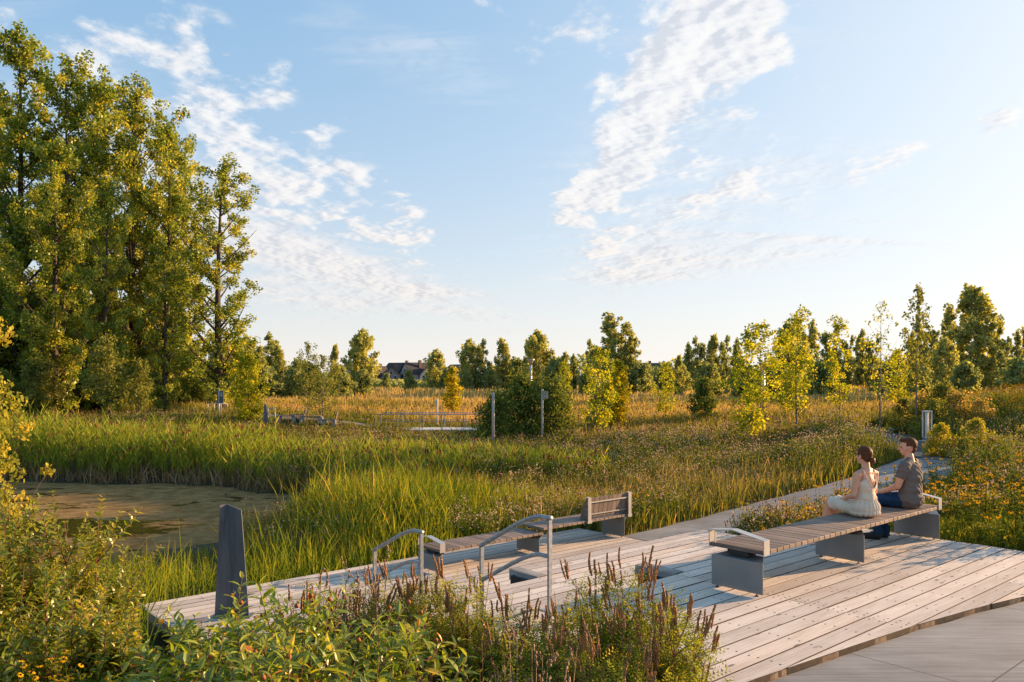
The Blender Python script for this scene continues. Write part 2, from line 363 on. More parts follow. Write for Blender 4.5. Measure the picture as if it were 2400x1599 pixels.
def height(x, y):
    x = np.asarray(x, float); y = np.asarray(y, float); num = np.zeros_like(x); den = np.zeros_like(x)
    for cx, cy, cz in CP:
        sc = max(1.0, math.hypot(cx, cy)*.12)
        w = 1/(((x-cx)**2+(y-cy)**2)/sc**2+.5)**2; num += w*cz; den += w
    z = num/den; d = np.hypot(x, y)
    z = z*(1-sm(d, 260, 500))
    z += .16*wob(x, y, .23)*sm(d, 22, 35)+.30*wob(x, y, .07, 2)*sm(d, 40, 80)*(1-sm(d, 250, 500))
    z += .38*np.exp(-((y-72-4*np.sin(x*.05))/5)**2)+.25*np.exp(-((y-100-6*np.sin(x*.03+1))/7)**2)
    for PP, ww in PATHS:
        best = np.full(np.shape(x), 1e9); zb = np.zeros_like(z)
        near = (x > PP[:, 0].min()-4) & (x < PP[:, 0].max()+4) & (y > PP[:, 1].min()-4) & (y < PP[:, 1].max()+4)
        if np.any(near):
            for p in PP[::2]:
                q = np.hypot(x-p[0], y-p[1]); c = q < best; best = np.where(c, q, best); zb = np.where(c, p[2], zb)
            k = sm(best, ww/2+2.6, ww/2+.25); z = z*(1-k)+(zb-.035)*k
    e = pond_e(x, y); k = sm(e, 1.35, 1.0); z = z*(1-k)+(-1.47)*k; z = np.where(e < 1.02, -1.47-.5*sm(1.02-e, 0, .15), z)
    u, w = to_uw(x, y)
    def clamp(z, u0, u1, w0, w1, lv):
        dx = np.maximum(np.maximum(u0-u, u-u1), 0); dw = np.maximum(np.maximum(w0-w, w-w1), 0); q = np.hypot(dx, dw)
        return np.where(q < .5, np.minimum(z, lv+q*.25), z)
    z = clamp(z, 3.2, 11.5, 2.2, 6.1, -.30); z = clamp(z, 3.2, 11.6, 5.5, 8.3, -.72); z = clamp(z, 3.2, 11.85, 7.7, 11.5, -1.2)
    return z
#@TER
xs = np.unique(np.concatenate([-np.geomspace(26, 4000, 50)[::-1], np.arange(-26, 26, .35), np.geomspace(26, 4000, 50)]))
ys = np.unique(np.concatenate([[-300, -80, -30, -15], np.arange(-8, 40, .35), np.arange(40, 120, 1.2), np.geomspace(120, 6000, 45)]))
gx, gy = np.meshgrid(xs, ys); gz = height(gx, gy); nx, ny = len(xs), len(ys)
ii = np.arange(nx*ny).reshape(ny, nx)
gf = np.stack([ii[:-1, :-1], ii[:-1, 1:], ii[1:, 1:], ii[1:, :-1]], -1).reshape(-1, 4)
ground = link('ground', np_mesh('ground', np.stack([gx, gy, gz], -1).reshape(-1, 3), [gf], smooth=True), M['ground']); tag(ground, kind='structure')

# pond
def pondmat():
    m, t, out = newmat('pond_water'); g = t.n('ShaderNodeNewGeometry').outputs['Position']
    n1 = t.noise(t.mapv(g, (.55, 1.3, 1)), .9, 6, .62, .8); n2 = t.noise(t.mapv(g, (1.2, 3.0, 1)), 2.2, 4, .6)
    openw = t.ss(t.m('ADD', n1, t.m('MULTIPLY', n2, .35)), .765, .80)
    # the open-water patch on the near left
    ds = t.n('ShaderNodeVectorMath', {0: t.mapv(g, (.42, .8, 0)), 1: (-10.6*.42, 19.6*.8, 0)}, operation='DISTANCE').outputs['Value']
    openw = t.m('MAXIMUM', openw, t.ss(t.m('ADD', ds, t.m('MULTIPLY', t.m('SUBTRACT', n1, .5), 2.6)), 1.0, .85))
    col = t.ramp(t.noise(g, 2.5, 6, .7), [(.3, (.13, .078, .028)), (.5, (.24, .15, .058)), (.7, (.33, .22, .095))])
    sc = t.n('ShaderNodeBsdfPrincipled', {'Base Color': col, 'Roughness': .95}); sc.inputs['Specular IOR Level'].default_value = .05
    b = t.n('ShaderNodeBump', {'Height': t.noise(g, 18, 4, .6), 'Strength': .5, 'Distance': .02}); t.put(sc.inputs['Normal'], b)
    wa = t.n('ShaderNodeBsdfPrincipled', {'Base Color': (.012, .012, .006, 1), 'Roughness': .06}); wa.inputs['IOR'].default_value = 1.33
    b2 = t.n('ShaderNodeBump', {'Height': t.noise(t.mapv(g, (1, 3, 1)), 5, 2, .5), 'Strength': .12, 'Distance': .03}); t.put(wa.inputs['Normal'], b2)
    mx = t.n('ShaderNodeMixShader', {0: openw}); t.t.links.new(sc.outputs[0], mx.inputs[1]); t.t.links.new(wa.outputs[0], mx.inputs[2])
    t.t.links.new(mx.outputs[0], out.inputs[0]); return m
mb = MB(); ring = []
for k in range(96):
    a = 2*math.pi*k/96; ring.append((PC[0]+PR[0]*1.16*math.cos(a), PC[1]+PR[1]*1.16*math.sin(a)))
mb.prism(ring, 2, -1.9, -1.5); tag(mb.build('pond_water', pondmat()), kind='structure')

# ------------------------------------------------------------------ concrete walkway, back path, gravel path
CURVE = [(3.3, 3.30), (5.06, 3.22), (6.37, 3.09), (7.3, 2.99), (8.39, 2.82), (9.06, 2.68), (10.2, 2.42), (11.4, 2.12), (13, 1.65), (16, .6)]   # (u, w) deck / walkway line
def wc(u): return float(np.interp(u, [c[0] for c in CURVE], [c[1] for c in CURVE]))
pts = []
for u in np.arange(4.3, 16.01, .25): p = uw(u, wc(u)-.006+.005*math.sin(u*7)+.004*math.sin(u*19)); pts.append((p.x, p.y))
pts += [(20, 6), (20, -6), (-1, -6), (.3, -1), (.75, 2.0), (1.15, 3.9)]
mb = MB(); mb.prism(pts, 2, -.35, -.05); tag(mb.build('walkway', M['concrete']), kind='structure')
def ribbon(name, cl, wid, mat, th=.12, step=.4, lift=0, kind='structure'):
    cl = np.array(cl, float); d = np.concatenate([[0], np.cumsum(np.hypot(*(np.diff(cl[:, :2], axis=0).T)))])
    t = np.arange(0, d[-1], step); 
    # smooth resample
    P = np.stack([np.interp(t, d, cl[:, k]) for k in range(3)], 1)
    for _ in range(12): P[1:-1] = (P[:-2]+P[1:-1]*2+P[2:])/4
    Wd = np.interp(t, d, wid if hasattr(wid, '__len__') else [wid]*len(cl))
    mb = MB(); vs = []
    for i in range(len(P)):
        T = P[min(i+1, len(P)-1)]-P[max(i-1, 0)]; n = np.array([-T[1], T[0]])/math.hypot(T[0], T[1])
        j = .03*math.sin(i*1.7)
        for s_ in (1, -1):
            q = P[i, :2]+n*s_*(Wd[i]/2+j); vs += [(q[0], q[1], P[i, 2]+lift), (q[0], q[1], P[i, 2]-th)]
    fs = []
    for i in range(len(P)-1):
        a = i*4; b = a+4; fs += [(a, b, b+2, a+2), (a, a+1, b+1, b), (a+2, b+2, b+3, a+3), (a+1, a+3, b+3, b+1)]
    fs += [(0, 2, 3, 1)]
    mb.add(vs, fs); return tag(mb.build(name, mat), kind=kind), P, Wd
def hz1(p): return float(height(np.array([p[0]]), np.array([p[1]]))[0])
back_path, PP1, PW1 = ribbon('back_path', CL1, 1.95, M['concrete'], .3)
gravel_path, PP2, PW2 = ribbon('gravel_path', CL2, [3.0, 3.0, 3.2, 3.6, 2.6, 2.2, 2.0], M['gravel'], .3)
far_path, PP3, PW3 = ribbon('far_path', CL3, 2.2, M['gravel'], .3)
def near_path(x, y):
    r = np.full(np.shape(x), 1e9)
    for P, Wd in ((PP1, PW1), (PP2, PW2), (PP3, PW3)):
        for i in range(len(P)): r = np.minimum(r, np.hypot(x-P[i, 0], y-P[i, 1])-Wd[i]/2)
    return r

# ------------------------------------------------------------------ deck (three terraces)
def plank_strip(mb, u0, u1, w0, w1, z, th=.05, v=.5, lowfn=None):
    n = max(1, int(round((u1-u0)/.3))) if lowfn else 1; us = np.linspace(u0, u1, n+1); vs = []
    for u in us:
        lo = (lowfn(u) if lowfn(u) > w0-.020 else w0) if lowfn else w0; lo = min(lo, w1-.004)
        vs += [(u, lo, z), (u, w1, z), (u, lo, z-th), (u, w1, z-th)]
    top = []; fs = [(0, 1, 3, 2)]
    for i in range(n):
        a = 4*i; b = a+4; top.append((a, b, b+1, a+1)); fs += [(a+2, a+3, b+3, b+2), (a, a+2, b+2, b), (a+1, b+1, b+3, a+3)]
    a = 4*n; fs += [(a, a+2, a+3, a+1)]; mb.add(vs, top, v); o = len(mb.v)-len(vs)
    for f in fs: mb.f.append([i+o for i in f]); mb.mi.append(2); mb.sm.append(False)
def screw(mb, u, w, z):
    n = 8; r = .0090; vs = [(u+r*math.cos(2*math.pi*k/n), w+r*math.sin(2*math.pi*k/n), z+.0012) for k in range(n)]
    mb.add(vs, [list(range(n))], .5, 1)
PITCH = .187
def terrace(z, u0, u1, bands, lowfn=None, joist0=.42):
    """bands: list of (w_lo, w_hi, u_min, u_max); planks run along u"""
    mb = MB(); rnd = random.Random(int(z*-100)+3)
    for (wl, wh, a, b) in bands:
        k = int(round((wh-wl)/PITCH)); p = (wh-wl)/k
        for i in range(k):
            lo, hi = wl+i*p+.0080, wl+(i+1)*p-.0080
            if lowfn and max(lowfn(u) for u in (a, b)) > hi and min(lowfn(u) for u in (a, b)) > hi: continue
            cuts = [a]; x = a+(3.9 if i % 2 else 3.9)-(a-3.3)
            if x < b-1 and x > a+.5: cuts.append(x)
            x2 = 8.1+(i % 3)*.0
            if lowfn and a < x2-1 < b-2 and (i % 4 == 1): cuts.append(9.6)
            cuts.append(b)
            for c0, c1 in zip(cuts[:-1], cuts[1:]):
                if lowfn:
                    # skip stretches swallowed by the walkway
                    uu = [u for u in np.arange(c0, c1+.001, .02) if lowfn(u) < hi-.003]+([c1] if lowfn(c1) < hi-.003 else [])
                    if not uu: continue
                    s0, s1 = uu[0], uu[-1]
                else: s0, s1 = c0, c1
                dz = rnd.uniform(-.0025, .0025)
                plank_strip(mb, s0+.0005, s1-.0005, lo, hi, z+dz, .05, rnd.random(), lowfn)
                js = [u for u in np.arange(3.3+joist0, 12, .60) if s0+.08 < u < s1-.08]+[s0+.05, s1-.05]
                for u in js:
                    for f in (.26, .74):
                        w = lo+(hi-lo)*f+rnd.uniform(-.006, .006); uu = u+rnd.uniform(-.015, .015)
                        if not lowfn or lowfn(uu) < w-.03: screw(mb, uu, w, z+dz)
    return mb
deckroot = empty('wooden_deck', (0, 0, 0), UA); tag(deckroot, 'pale weathered timber deck in three terraces stepping down to the pond', 'deck', kind='structure')
UL = 3.34
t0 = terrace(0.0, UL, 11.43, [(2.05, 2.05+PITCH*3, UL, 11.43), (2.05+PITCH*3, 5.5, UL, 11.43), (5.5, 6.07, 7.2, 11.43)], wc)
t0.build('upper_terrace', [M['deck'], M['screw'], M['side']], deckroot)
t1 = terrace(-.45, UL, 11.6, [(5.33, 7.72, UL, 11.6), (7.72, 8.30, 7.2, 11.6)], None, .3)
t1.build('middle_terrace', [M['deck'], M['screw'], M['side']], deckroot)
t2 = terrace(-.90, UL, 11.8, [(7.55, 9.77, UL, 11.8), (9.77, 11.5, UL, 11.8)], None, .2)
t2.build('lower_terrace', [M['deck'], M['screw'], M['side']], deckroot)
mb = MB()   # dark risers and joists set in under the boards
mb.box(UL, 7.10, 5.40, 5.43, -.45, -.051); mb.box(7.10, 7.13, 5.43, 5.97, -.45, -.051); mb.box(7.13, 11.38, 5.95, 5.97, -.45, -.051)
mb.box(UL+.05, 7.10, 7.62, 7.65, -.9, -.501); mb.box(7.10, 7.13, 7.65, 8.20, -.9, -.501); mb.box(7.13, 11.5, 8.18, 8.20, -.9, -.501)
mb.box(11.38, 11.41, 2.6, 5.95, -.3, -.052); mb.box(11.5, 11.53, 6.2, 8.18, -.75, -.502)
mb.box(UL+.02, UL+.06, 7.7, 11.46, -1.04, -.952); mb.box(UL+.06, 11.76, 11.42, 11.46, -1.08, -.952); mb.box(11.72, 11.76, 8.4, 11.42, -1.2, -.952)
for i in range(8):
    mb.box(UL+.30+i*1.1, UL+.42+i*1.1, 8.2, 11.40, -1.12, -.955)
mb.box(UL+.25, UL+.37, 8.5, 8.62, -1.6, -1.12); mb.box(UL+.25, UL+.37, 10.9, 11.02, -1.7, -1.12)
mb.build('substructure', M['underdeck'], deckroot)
mb = MB(); e = .004
for z, u, wa, wb, ua_, w in ((0, 7.2, 5.5, 6.07, UL, 5.5), (-.45, 7.2, 7.72, 8.30, UL, 7.72)):
    mb.box(u-.036, u-e, wa+.01, wb, z-.135, z+.010, .2); mb.box(u-e, u+.13, wa+.01, wb, z+.0035, z+.012, .2); mb.box(ua_, u-.04, w+.006, w+.036, z-.125, z-.052, .5); mb.box(u, 11.4, w+.58, w+.61, z-.125, z-.052, .4)
mb.box(UL-.032, UL-.002, 7.72, 11.5, -1.02, -.902, .3); mb.box(UL-.032, UL-.002, 5.5, 7.72, -.57, -.452, .4)
mb.build('edge_boards', M['edge'], deckroot)
mb = MB(); us = np.arange(UL, 11.44, .2); vs = []
for u in us:
    q = wc(u); j = .004*math.sin(u*9)+.003*math.sin(u*23); vs += [(u, q+.003+j, -.008), (u, q+.020, -.008), (u, q+.003+j, -.3), (u, q+.020, -.3)]
fs = []
for i in range(len(us)-1):
    a = 4*i; b = a+4; fs += [(a, b, b+1, a+1), (a, a+2, b+2, b), (a+1, b+1, b+3, a+3)]
mb.add(vs, fs); mb.build('walkway_edge_board', M['edgeb'], deckroot)

# ------------------------------------------------------------------ benches
def seat_slats(mb, u0, u1, w0, w1, ztop, th=.042, pitch=.12):
    n = int(round((u1-u0)/pitch)); p = (u1-u0)/n
    for i in range(n):
        mb.box(u0+i*p+.004, u0+(i+1)*p-.004, w0+random.uniform(-.002, .002), w1+random.uniform(-.002, .002), ztop-th, ztop+random.uniform(-.0015, .0015), random.random(), bev=.004)
def pedestal(root, u, w0, w1, z0, ztop, under):
    """folded steel support: wide front plate, sloping top flange, dark seat bracket; feet"""
    mb = MB(); mb.box(u, u+.012, w0, w1, z0+.022, ztop, bev=.003)
    fl = [(w0+.004, ztop-.004), (w1-.004, ztop-.004)]
    mb.add([(u+.012, w0+.004, ztop-.002), (u+.012, w1-.004, ztop-.002), (u+.17, w1-.10, ztop+.030), (u+.17, w0+.10, ztop+.030),
            (u+.012, w0+.004, ztop-.010), (u+.012, w1-.004, ztop-.010), (u+.17, w1-.10, ztop+.022), (u+.17, w0+.10, ztop+.022)],
           [(0, 3, 2, 1), (4, 5, 6, 7), (0, 1, 5, 4), (1, 2, 6, 5), (2, 3, 7, 6), (3, 0, 4, 7)])
    o = mb.build('support_panel', M['steel'], root)
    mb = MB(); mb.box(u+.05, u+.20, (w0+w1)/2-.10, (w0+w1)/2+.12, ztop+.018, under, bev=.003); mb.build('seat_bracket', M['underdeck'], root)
    for w in (w0+.07, w1-.07):
        mb = MB(); mb.tube([(u+.006, w, z0), (u+.006, w, z0+.007)], .019, 10); mb.tube([(u+.006, w, z0+.007), (u+.006, w, z0+.03)], .006, 6); mb.build('levelling_foot', M['black'], o)
def armrest(root, u, w0, w1, zs, wd=.10):
    """flat bar loop over the seat end; profile in (w, z) given thickness"""
    zb = zs-.046; prof = [(w0-.010, zb), (w0-.010, zs+.105), (w0+.36, zs+.168), (w1+.010, zs+.130), (w1+.010, zb)]; th = .010; mb = MB()
    outer = prof; inner = [(w0, zb), (w0, zs+.098), (w0+.36, zs+.158), (w1, zs+.121), (w1, zb)]
    n = len(prof); vs = []
    for uu in (u, u+wd):
        vs += [(uu, w, z) for w, z in outer]+[(uu, w, z) for w, z in inner]
    fs = []
    for i in range(n-1):
        fs += [(i, i+1, i+1+2*n, i+2*n), (n+i, n+i+2*n, n+i+1+2*n, n+i+1), (i, n+i, n+i+1, i+1), (2*n+i, 2*n+i+1, 3*n+i+1, 3*n+i)]
    fs += [(0, 2*n, 3*n, n), (n-1, 2*n-1, 4*n-1, 3*n-1)]
    mb.add(vs, fs); mb.box(u+.012, u+.03, w1-.06, w1-.052, zs, zs+.124)
    return mb.build('armrest', M['armsteel'], root)
b = empty('park_bench', (0, 0, 0), UA, 'long grey slatted bench without a backrest on which the couple sits', 'bench')
mb = MB(); seat_slats(mb, 7.10, 11.44, 4.36, 4.99, .45); mb.build('seat', M['slat'], b)
mb = MB(); mb.box(7.14, 11.40, 4.55, 4.60, .378, .407); mb.box(7.14, 11.40, 4.76, 4.81, .378, .407); mb.build('seat_rails', M['underdeck'], b)
for u in (7.06, 9.20, 11.36): pedestal(b, u, 4.35, 4.95, 0, .335, .407)
armrest(b, 7.085, 4.36, 4.99, .45); armrest(b, 11.345, 4.36, 4.99, .45)
b = empty('park_bench', (0, 0, 0), UA, 'grey slatted bench on the lower deck with a small wooden backrest and a stepped seat', 'bench')
zz0 = -.90
mb = MB(); seat_slats(mb, 7.40, 9.62, 10.22, 10.82, zz0+.37); mb.build('lower_seat', M['slat'], b)
mb = MB(); seat_slats(mb, 9.60, 11.88, 10.20, 10.80, zz0+.45); mb.build('upper_seat', M['slat'], b)
mb = MB(); mb.box(7.44, 9.60, 10.40, 10.45, zz0+.30, zz0+.327); mb.box(9.66, 11.80, 10.42, 10.46, zz0+.38, zz0+.407); mb.box(7.44, 9.60, 10.60, 10.65, zz0+.30, zz0+.327); mb.box(9.66, 11.80, 10.62, 10.66, zz0+.38, zz0+.407); mb.build('seat_rails', M['underdeck'], b)
pedestal(b, 7.37, 10.21, 10.80, zz0, zz0+.265, zz0+.327); pedestal(b, 9.50, 10.21, 10.80, zz0, zz0+.265, zz0+.327); pedestal(b, 11.72, 10.20, 10.79, zz0, zz0+.345, zz0+.407)
armrest(b, 7.385, 10.22, 10.82, zz0+.37)
br = MB(); n = 8; ua, ub = 10.80, 11.80; zs = zz0+.45
for i in range(n):
    a = ua+(ub-ua)*i/n+.005; c = ua+(ub-ua)*(i+1)/n-.005
    br.add([(x, y, z) for x in (a, c) for y, z in ((10.30, zs+.03), (10.27, zs+.03), (10.215, zs+.40), (10.245, zs+.40))],
           [(0, 1, 2, 3), (4, 7, 6, 5), (0, 4, 5, 1), (1, 5, 6, 2), (2, 6, 7, 3), (3, 7, 4, 0)], random.random())
bo = br.build('backrest', M['slat'], b)
br = MB(); br.box(ua-.09, ub+.03, 10.195, 10.207, zs+.31, zs+.335); br.box(ua-.09, ub+.03, 10.235, 10.247, zs+.085, zs+.105); br.build('cross_bars', M['armsteel'], bo)
for uu in (ua-.10, ub+.02):
    br = MB(); br.prism([(10.19, zs+.41), (10.19, zs-.01), (10.42, zs-.01), (10.24, zs+.41)], 0, uu+.012, uu+.07, .3, 0)
    sp = br.build('backrest_post', M['slat'], bo)
    br = MB(); br.box(uu, uu+.085, 10.178, 10.188, zs+.0, zs+.42); br.box(uu-.01, uu+.10, 10.176, 10.19, zs-.055, zs+.0); br.box(uu, uu+.085, 10.19, 10.25, zs+.412, zs+.42); br.build('flat_bar', M['armsteel'], bo)

# ------------------------------------------------------------------ handrails
def handrail(u, w0, w1, za, zb, ta, tb, label):
    h = empty('handrail', (0, 0, 0), UA, label, 'handrail', 'steel handrails beside the deck steps')
    for w, z0, z1 in ((w0, za, ta), (w1, zb, tb)):
        mb = MB(); mb.box(u-.022, u+.022, w-.012, w+.012, z0-.02, z1-.022, bev=.003)
        mb.tube([(u-.022, w, z1-.022), (u+.022, w, z1-.022)], .0215, 12); mb.build('post', M['galv'], h)
    for off, r in ((0, .0215), (-.34, .0205), (-.84, .010)):
        pts = []
        L = w1-w0
        for k in range(15):
            t = k/14; s_ = (0 if t < .12 else (t-.12)/.88); z = ta-.022+off-(ta-tb)*(1.45*s_**1.5/(1+.45*s_**1.5)*.9+.1*s_*s_)
            pts.append((u, w0+L*t, z))
        mb = MB(); mb.tube(pts, r, 10); mb.build('rail', M['galv'], h)
    return h
handrail(4.91, 5.14, 6.10, 0, -.45, .95, .56, 'curved galvanised handrail nearer the camera, taller in view, among the brown spikes')
handrail(5.02, 7.29, 8.26, -.45, -.90, .50, .15, 'curved galvanised handrail beside the end of the stepped-seat bench')

# ------------------------------------------------------------------ dark steel marker
p = uw(4.05, 10.12); m = empty('marker_post', (p.x, p.y, -.9), 0, 'tall tapering dark steel marker panel standing on the lower deck', 'marker')
mb = MB()
def slab(zb, zt0, zt1): pass
z1, z2 = 1.44, 1.375
ang = R(-6)
mb.add([(-.235, 0, 0), (-.05, .10, 0), (.215, -.02, 0), (-.165, 0, z1), (-.10, .07, z1), (.115, -.02, z2),
        (-.222, .012, 0), (-.05, .116, 0), (.215, -.002, 0), (-.160, .012, z1), (-.10, .086, z1), (.115, -.002, z2)],
       [(0, 3, 4, 1), (1, 4, 5, 2), (6, 7, 10, 9), (7, 8, 11, 10), (0, 6, 9, 3), (2, 5, 11, 8), (3, 9, 10, 4), (4, 10, 11, 5)])
mb.build('panel', M['darksteel'], m)
mb = MB(); mb.box(-.26, .24, -.06, .15, 0, .012, bev=.003); mb.build('base_plate', M['darksteel'], m)
# ================================================================== vegetation helpers
def unit(a): return a/np.maximum(np.linalg.norm(a, axis=-1, keepdims=True), 1e-9)
def leaves_simple(C, D, N, L, Wd):
    """diamond leaves: centre C, direction D, normal N, length L, width Wd -> verts, quads"""
    D = unit(D); Sd = unit(np.cross(D, N)); L = L[:, None]; Wd = Wd[:, None]
    v = np.stack([C-D*L*.5, C+Sd*Wd*.5-D*L*.08, C+D*L*.5, C-Sd*Wd*.5-D*L*.08], 1).reshape(-1, 3)
    f = np.arange(len(v)).reshape(-1, 4); return v, f
def leaves_fine(B, D, N, L, Wd, fold=.25, droop=.25):
    """folded, drooping leaf of 8 verts (two rows of quads + tips) based at B"""
    D = unit(D); Sd = unit(np.cross(D, N)); Nn = unit(np.cross(Sd, D)); L = L[:, None]; Wd = Wd[:, None]
    def P(t, s, dz): return B+D*L*t+Sd*Wd*s-Nn*L*droop*t*t+Nn*Wd*dz
    v = np.stack([P(0, 0, 0), P(.30, .42, fold), P(.30, 0, 0), P(.30, -.42, fold), P(.66, .36, fold), P(.66, 0, 0), P(.66, -.36, fold), P(1.0, 0, 0)], 1)
    n = len(B); o = (np.arange(n)*8)[:, None]
    tri = np.concatenate([o+np.array([[0, 1, 2]]), o+np.array([[0, 2, 3]]), o+np.array([[4, 7, 5]]), o+np.array([[5, 7, 6]])])
    quad = np.concatenate([o+np.array([[1, 4, 5, 2]]), o+np.array([[2, 5, 6, 3]])])
    return v.reshape(-1, 3), tri, quad
def rep(a, n): return np.repeat(a, n)
def rdir(n, g=rng): return unit(g.normal(size=(n, 3)))
def blades(P, H, Wd, lean, laz, v, g=rng, curve=1.0, faz=None):
    """grass blades: base P (N,3); 2 quads + tip. returns verts, quads, tris, v, h"""
    n = len(P); fa = g.uniform(0, math.pi, n) if faz is None else faz; sd = np.stack([np.cos(fa), np.sin(fa), np.zeros(n)], 1)
    ld = np.stack([np.cos(laz), np.sin(laz), np.zeros(n)], 1); H = H[:, None]; Wd = Wd[:, None]; lean = lean[:, None]
    up = np.array([[0, 0, 1.0]])
    def Q(t, ws): 
        c = P+up*H*(t-.25*lean*t*t*curve)+ld*H*lean*(t*t*.75+t*.25); return c+sd*Wd*ws
    vs = np.stack([Q(0, -.35), Q(0, .35), Q(.38, -.5), Q(.38, .5), Q(.72, -.38), Q(.72, .38), Q(1, 0)], 1).reshape(-1, 3)
    o = (np.arange(n)*7)[:, None]
    quad = np.concatenate([o+np.array([[0, 1, 3, 2]]), o+np.array([[2, 3, 5, 4]])]); tri = o+np.array([[4, 5, 6]])
    h = np.tile(np.array([0, 0, .38, .38, .72, .72, 1.0]), n)
    return vs, quad, tri, rep(v, 7), h
class Acc:
    """accumulates several numpy pieces into one mesh with attributes v, h and material slots"""
    def __init__(s): s.V = []; s.F = {}; s.a = []; s.h = []; s.n = 0; s.m = {}
    def add(s, v, faces, a, h=None, mi=0):
        if len(v) == 0: return
        s.V.append(v); s.a.append(a); s.h.append(np.full(len(v), .5) if h is None else h)
        for f in faces: s.F.setdefault((f.shape[1], mi), []).append(f+s.n)
        s.n += len(v)
    def mesh(s, name, smooth=False):
        fs = []; mi = []
        for (k, m_), l in s.F.items():
            F = np.concatenate(l); fs.append(F); mi.append(np.full(len(F), m_))
        return np_mesh(name, np.concatenate(s.V), fs, {'v': np.concatenate(s.a), 'h': np.concatenate(s.h)}, smooth, np.concatenate(mi))
def blob_pts(C, rad, v, mi, acc, squash=1.0):
    """tiny octahedra (seed heads, buttons)"""
    n = len(C); o8 = np.array([[1, 0, 0], [0, 1, 0], [-1, 0, 0], [0, -1, 0], [0, 0, squash], [0, 0, -squash]])
    V = (C[:, None, :]+o8[None]*rad[:, None, None]).reshape(-1, 3); o = (np.arange(n)*6)[:, None]
    T = np.concatenate([o+np.array([t]) for t in ([0, 1, 4], [1, 2, 4], [2, 3, 4], [3, 0, 4], [1, 0, 5], [2, 1, 5], [3, 2, 5], [0, 3, 5])])
    acc.add(V, [T], rep(v, 6), np.full(len(V), .9), mi)

# foliage materials
G = {}
G['cotton'] = leafmat('cottonwood_leaves', [(0, (.030, .046, .008)), (.35, (.055, .080, .011)), (.7, (.115, .130, .016)), (1, (.23, .19, .024))], .47, .02, k=2.9)
G['dark'] = leafmat('dark_green_leaves', [(0, (.020, .034, .010)), (.5, (.046, .062, .016)), (1, (.095, .105, .024))], .38, k=2.7)
G['olive'] = leafmat('olive_leaves', [(0, (.030, .042, .012)), (.5, (.066, .075, .020)), (1, (.135, .130, .030))], .40, k=2.7)
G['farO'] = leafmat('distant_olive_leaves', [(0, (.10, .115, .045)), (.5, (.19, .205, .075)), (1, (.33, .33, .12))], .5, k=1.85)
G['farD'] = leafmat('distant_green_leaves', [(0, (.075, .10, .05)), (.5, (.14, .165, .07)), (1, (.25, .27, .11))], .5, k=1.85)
G['bright'] = leafmat('yellow_green_leaves', [(0, (.060, .085, .010)), (.5, (.145, .17, .014)), (1, (.32, .26, .020))], .5, k=2.1)
G['gold'] = leafmat('golden_leaves', [(0, (.11, .12, .012)), (.5, (.24, .22, .018)), (1, (.36, .28, .02))], .48)
G['willow'] = leafmat('willow_leaves', [(0, (.09, .11, .02)), (.5, (.19, .19, .03)), (1, (.34, .26, .05))], .45)
G['service'] = leafmat('shrub_leaves_green', [(0, (.035, .06, .008)), (.5, (.10, .13, .012)), (.85, (.20, .19, .018)), (1, (.30, .22, .02))], .45, .04, k=1.85)
G['button'] = leafmat('broad_glossy_leaves', [(0, (.028, .052, .008)), (.5, (.070, .105, .012)), (.85, (.15, .17, .018)), (.97, (.26, .20, .03)), (1, (.35, .12, .02))], .46, .04, k=2.3)
G['feather'] = leafmat('small_leaflets', [(0, (.035, .052, .010)), (.5, (.085, .105, .016)), (1, (.20, .18, .028))], .47, k=2.5)
M['bark'] = princ('grey_brown_bark', lambda t: t.ramp(t.noise(t.mapv(ocoord(t), (6, 6, 1.2)), 3, 5, .7), [(.3, (.035, .026, .02)), (.6, (.085, .065, .05)), (.8, (.15, .12, .095))]), .9)
M['palebark'] = princ('pale_young_bark', lambda t: t.ramp(t.noise(t.mapv(ocoord(t), (6, 6, 2)), 4, 4, .7), [(.3, (.12, .095, .075)), (.7, (.26, .21, .17))]), .85)
M['redstem'] = princ('reddish_stems', (.16, .055, .03), .7)
M['twig'] = princ('tan_twigs', (.15, .10, .065), .8)
M['spike'] = princ('brown_seed_spike', lambda t: t.ramp(t.noise(ocoord(t), 190, 2, .6), [(.35, (.20, .085, .03)), (.6, (.46, .23, .09)), (.75, (.68, .42, .20))]), .9, bump=lambda t: (t.noise(ocoord(t), 200, 2, .6), 1.0, .004))

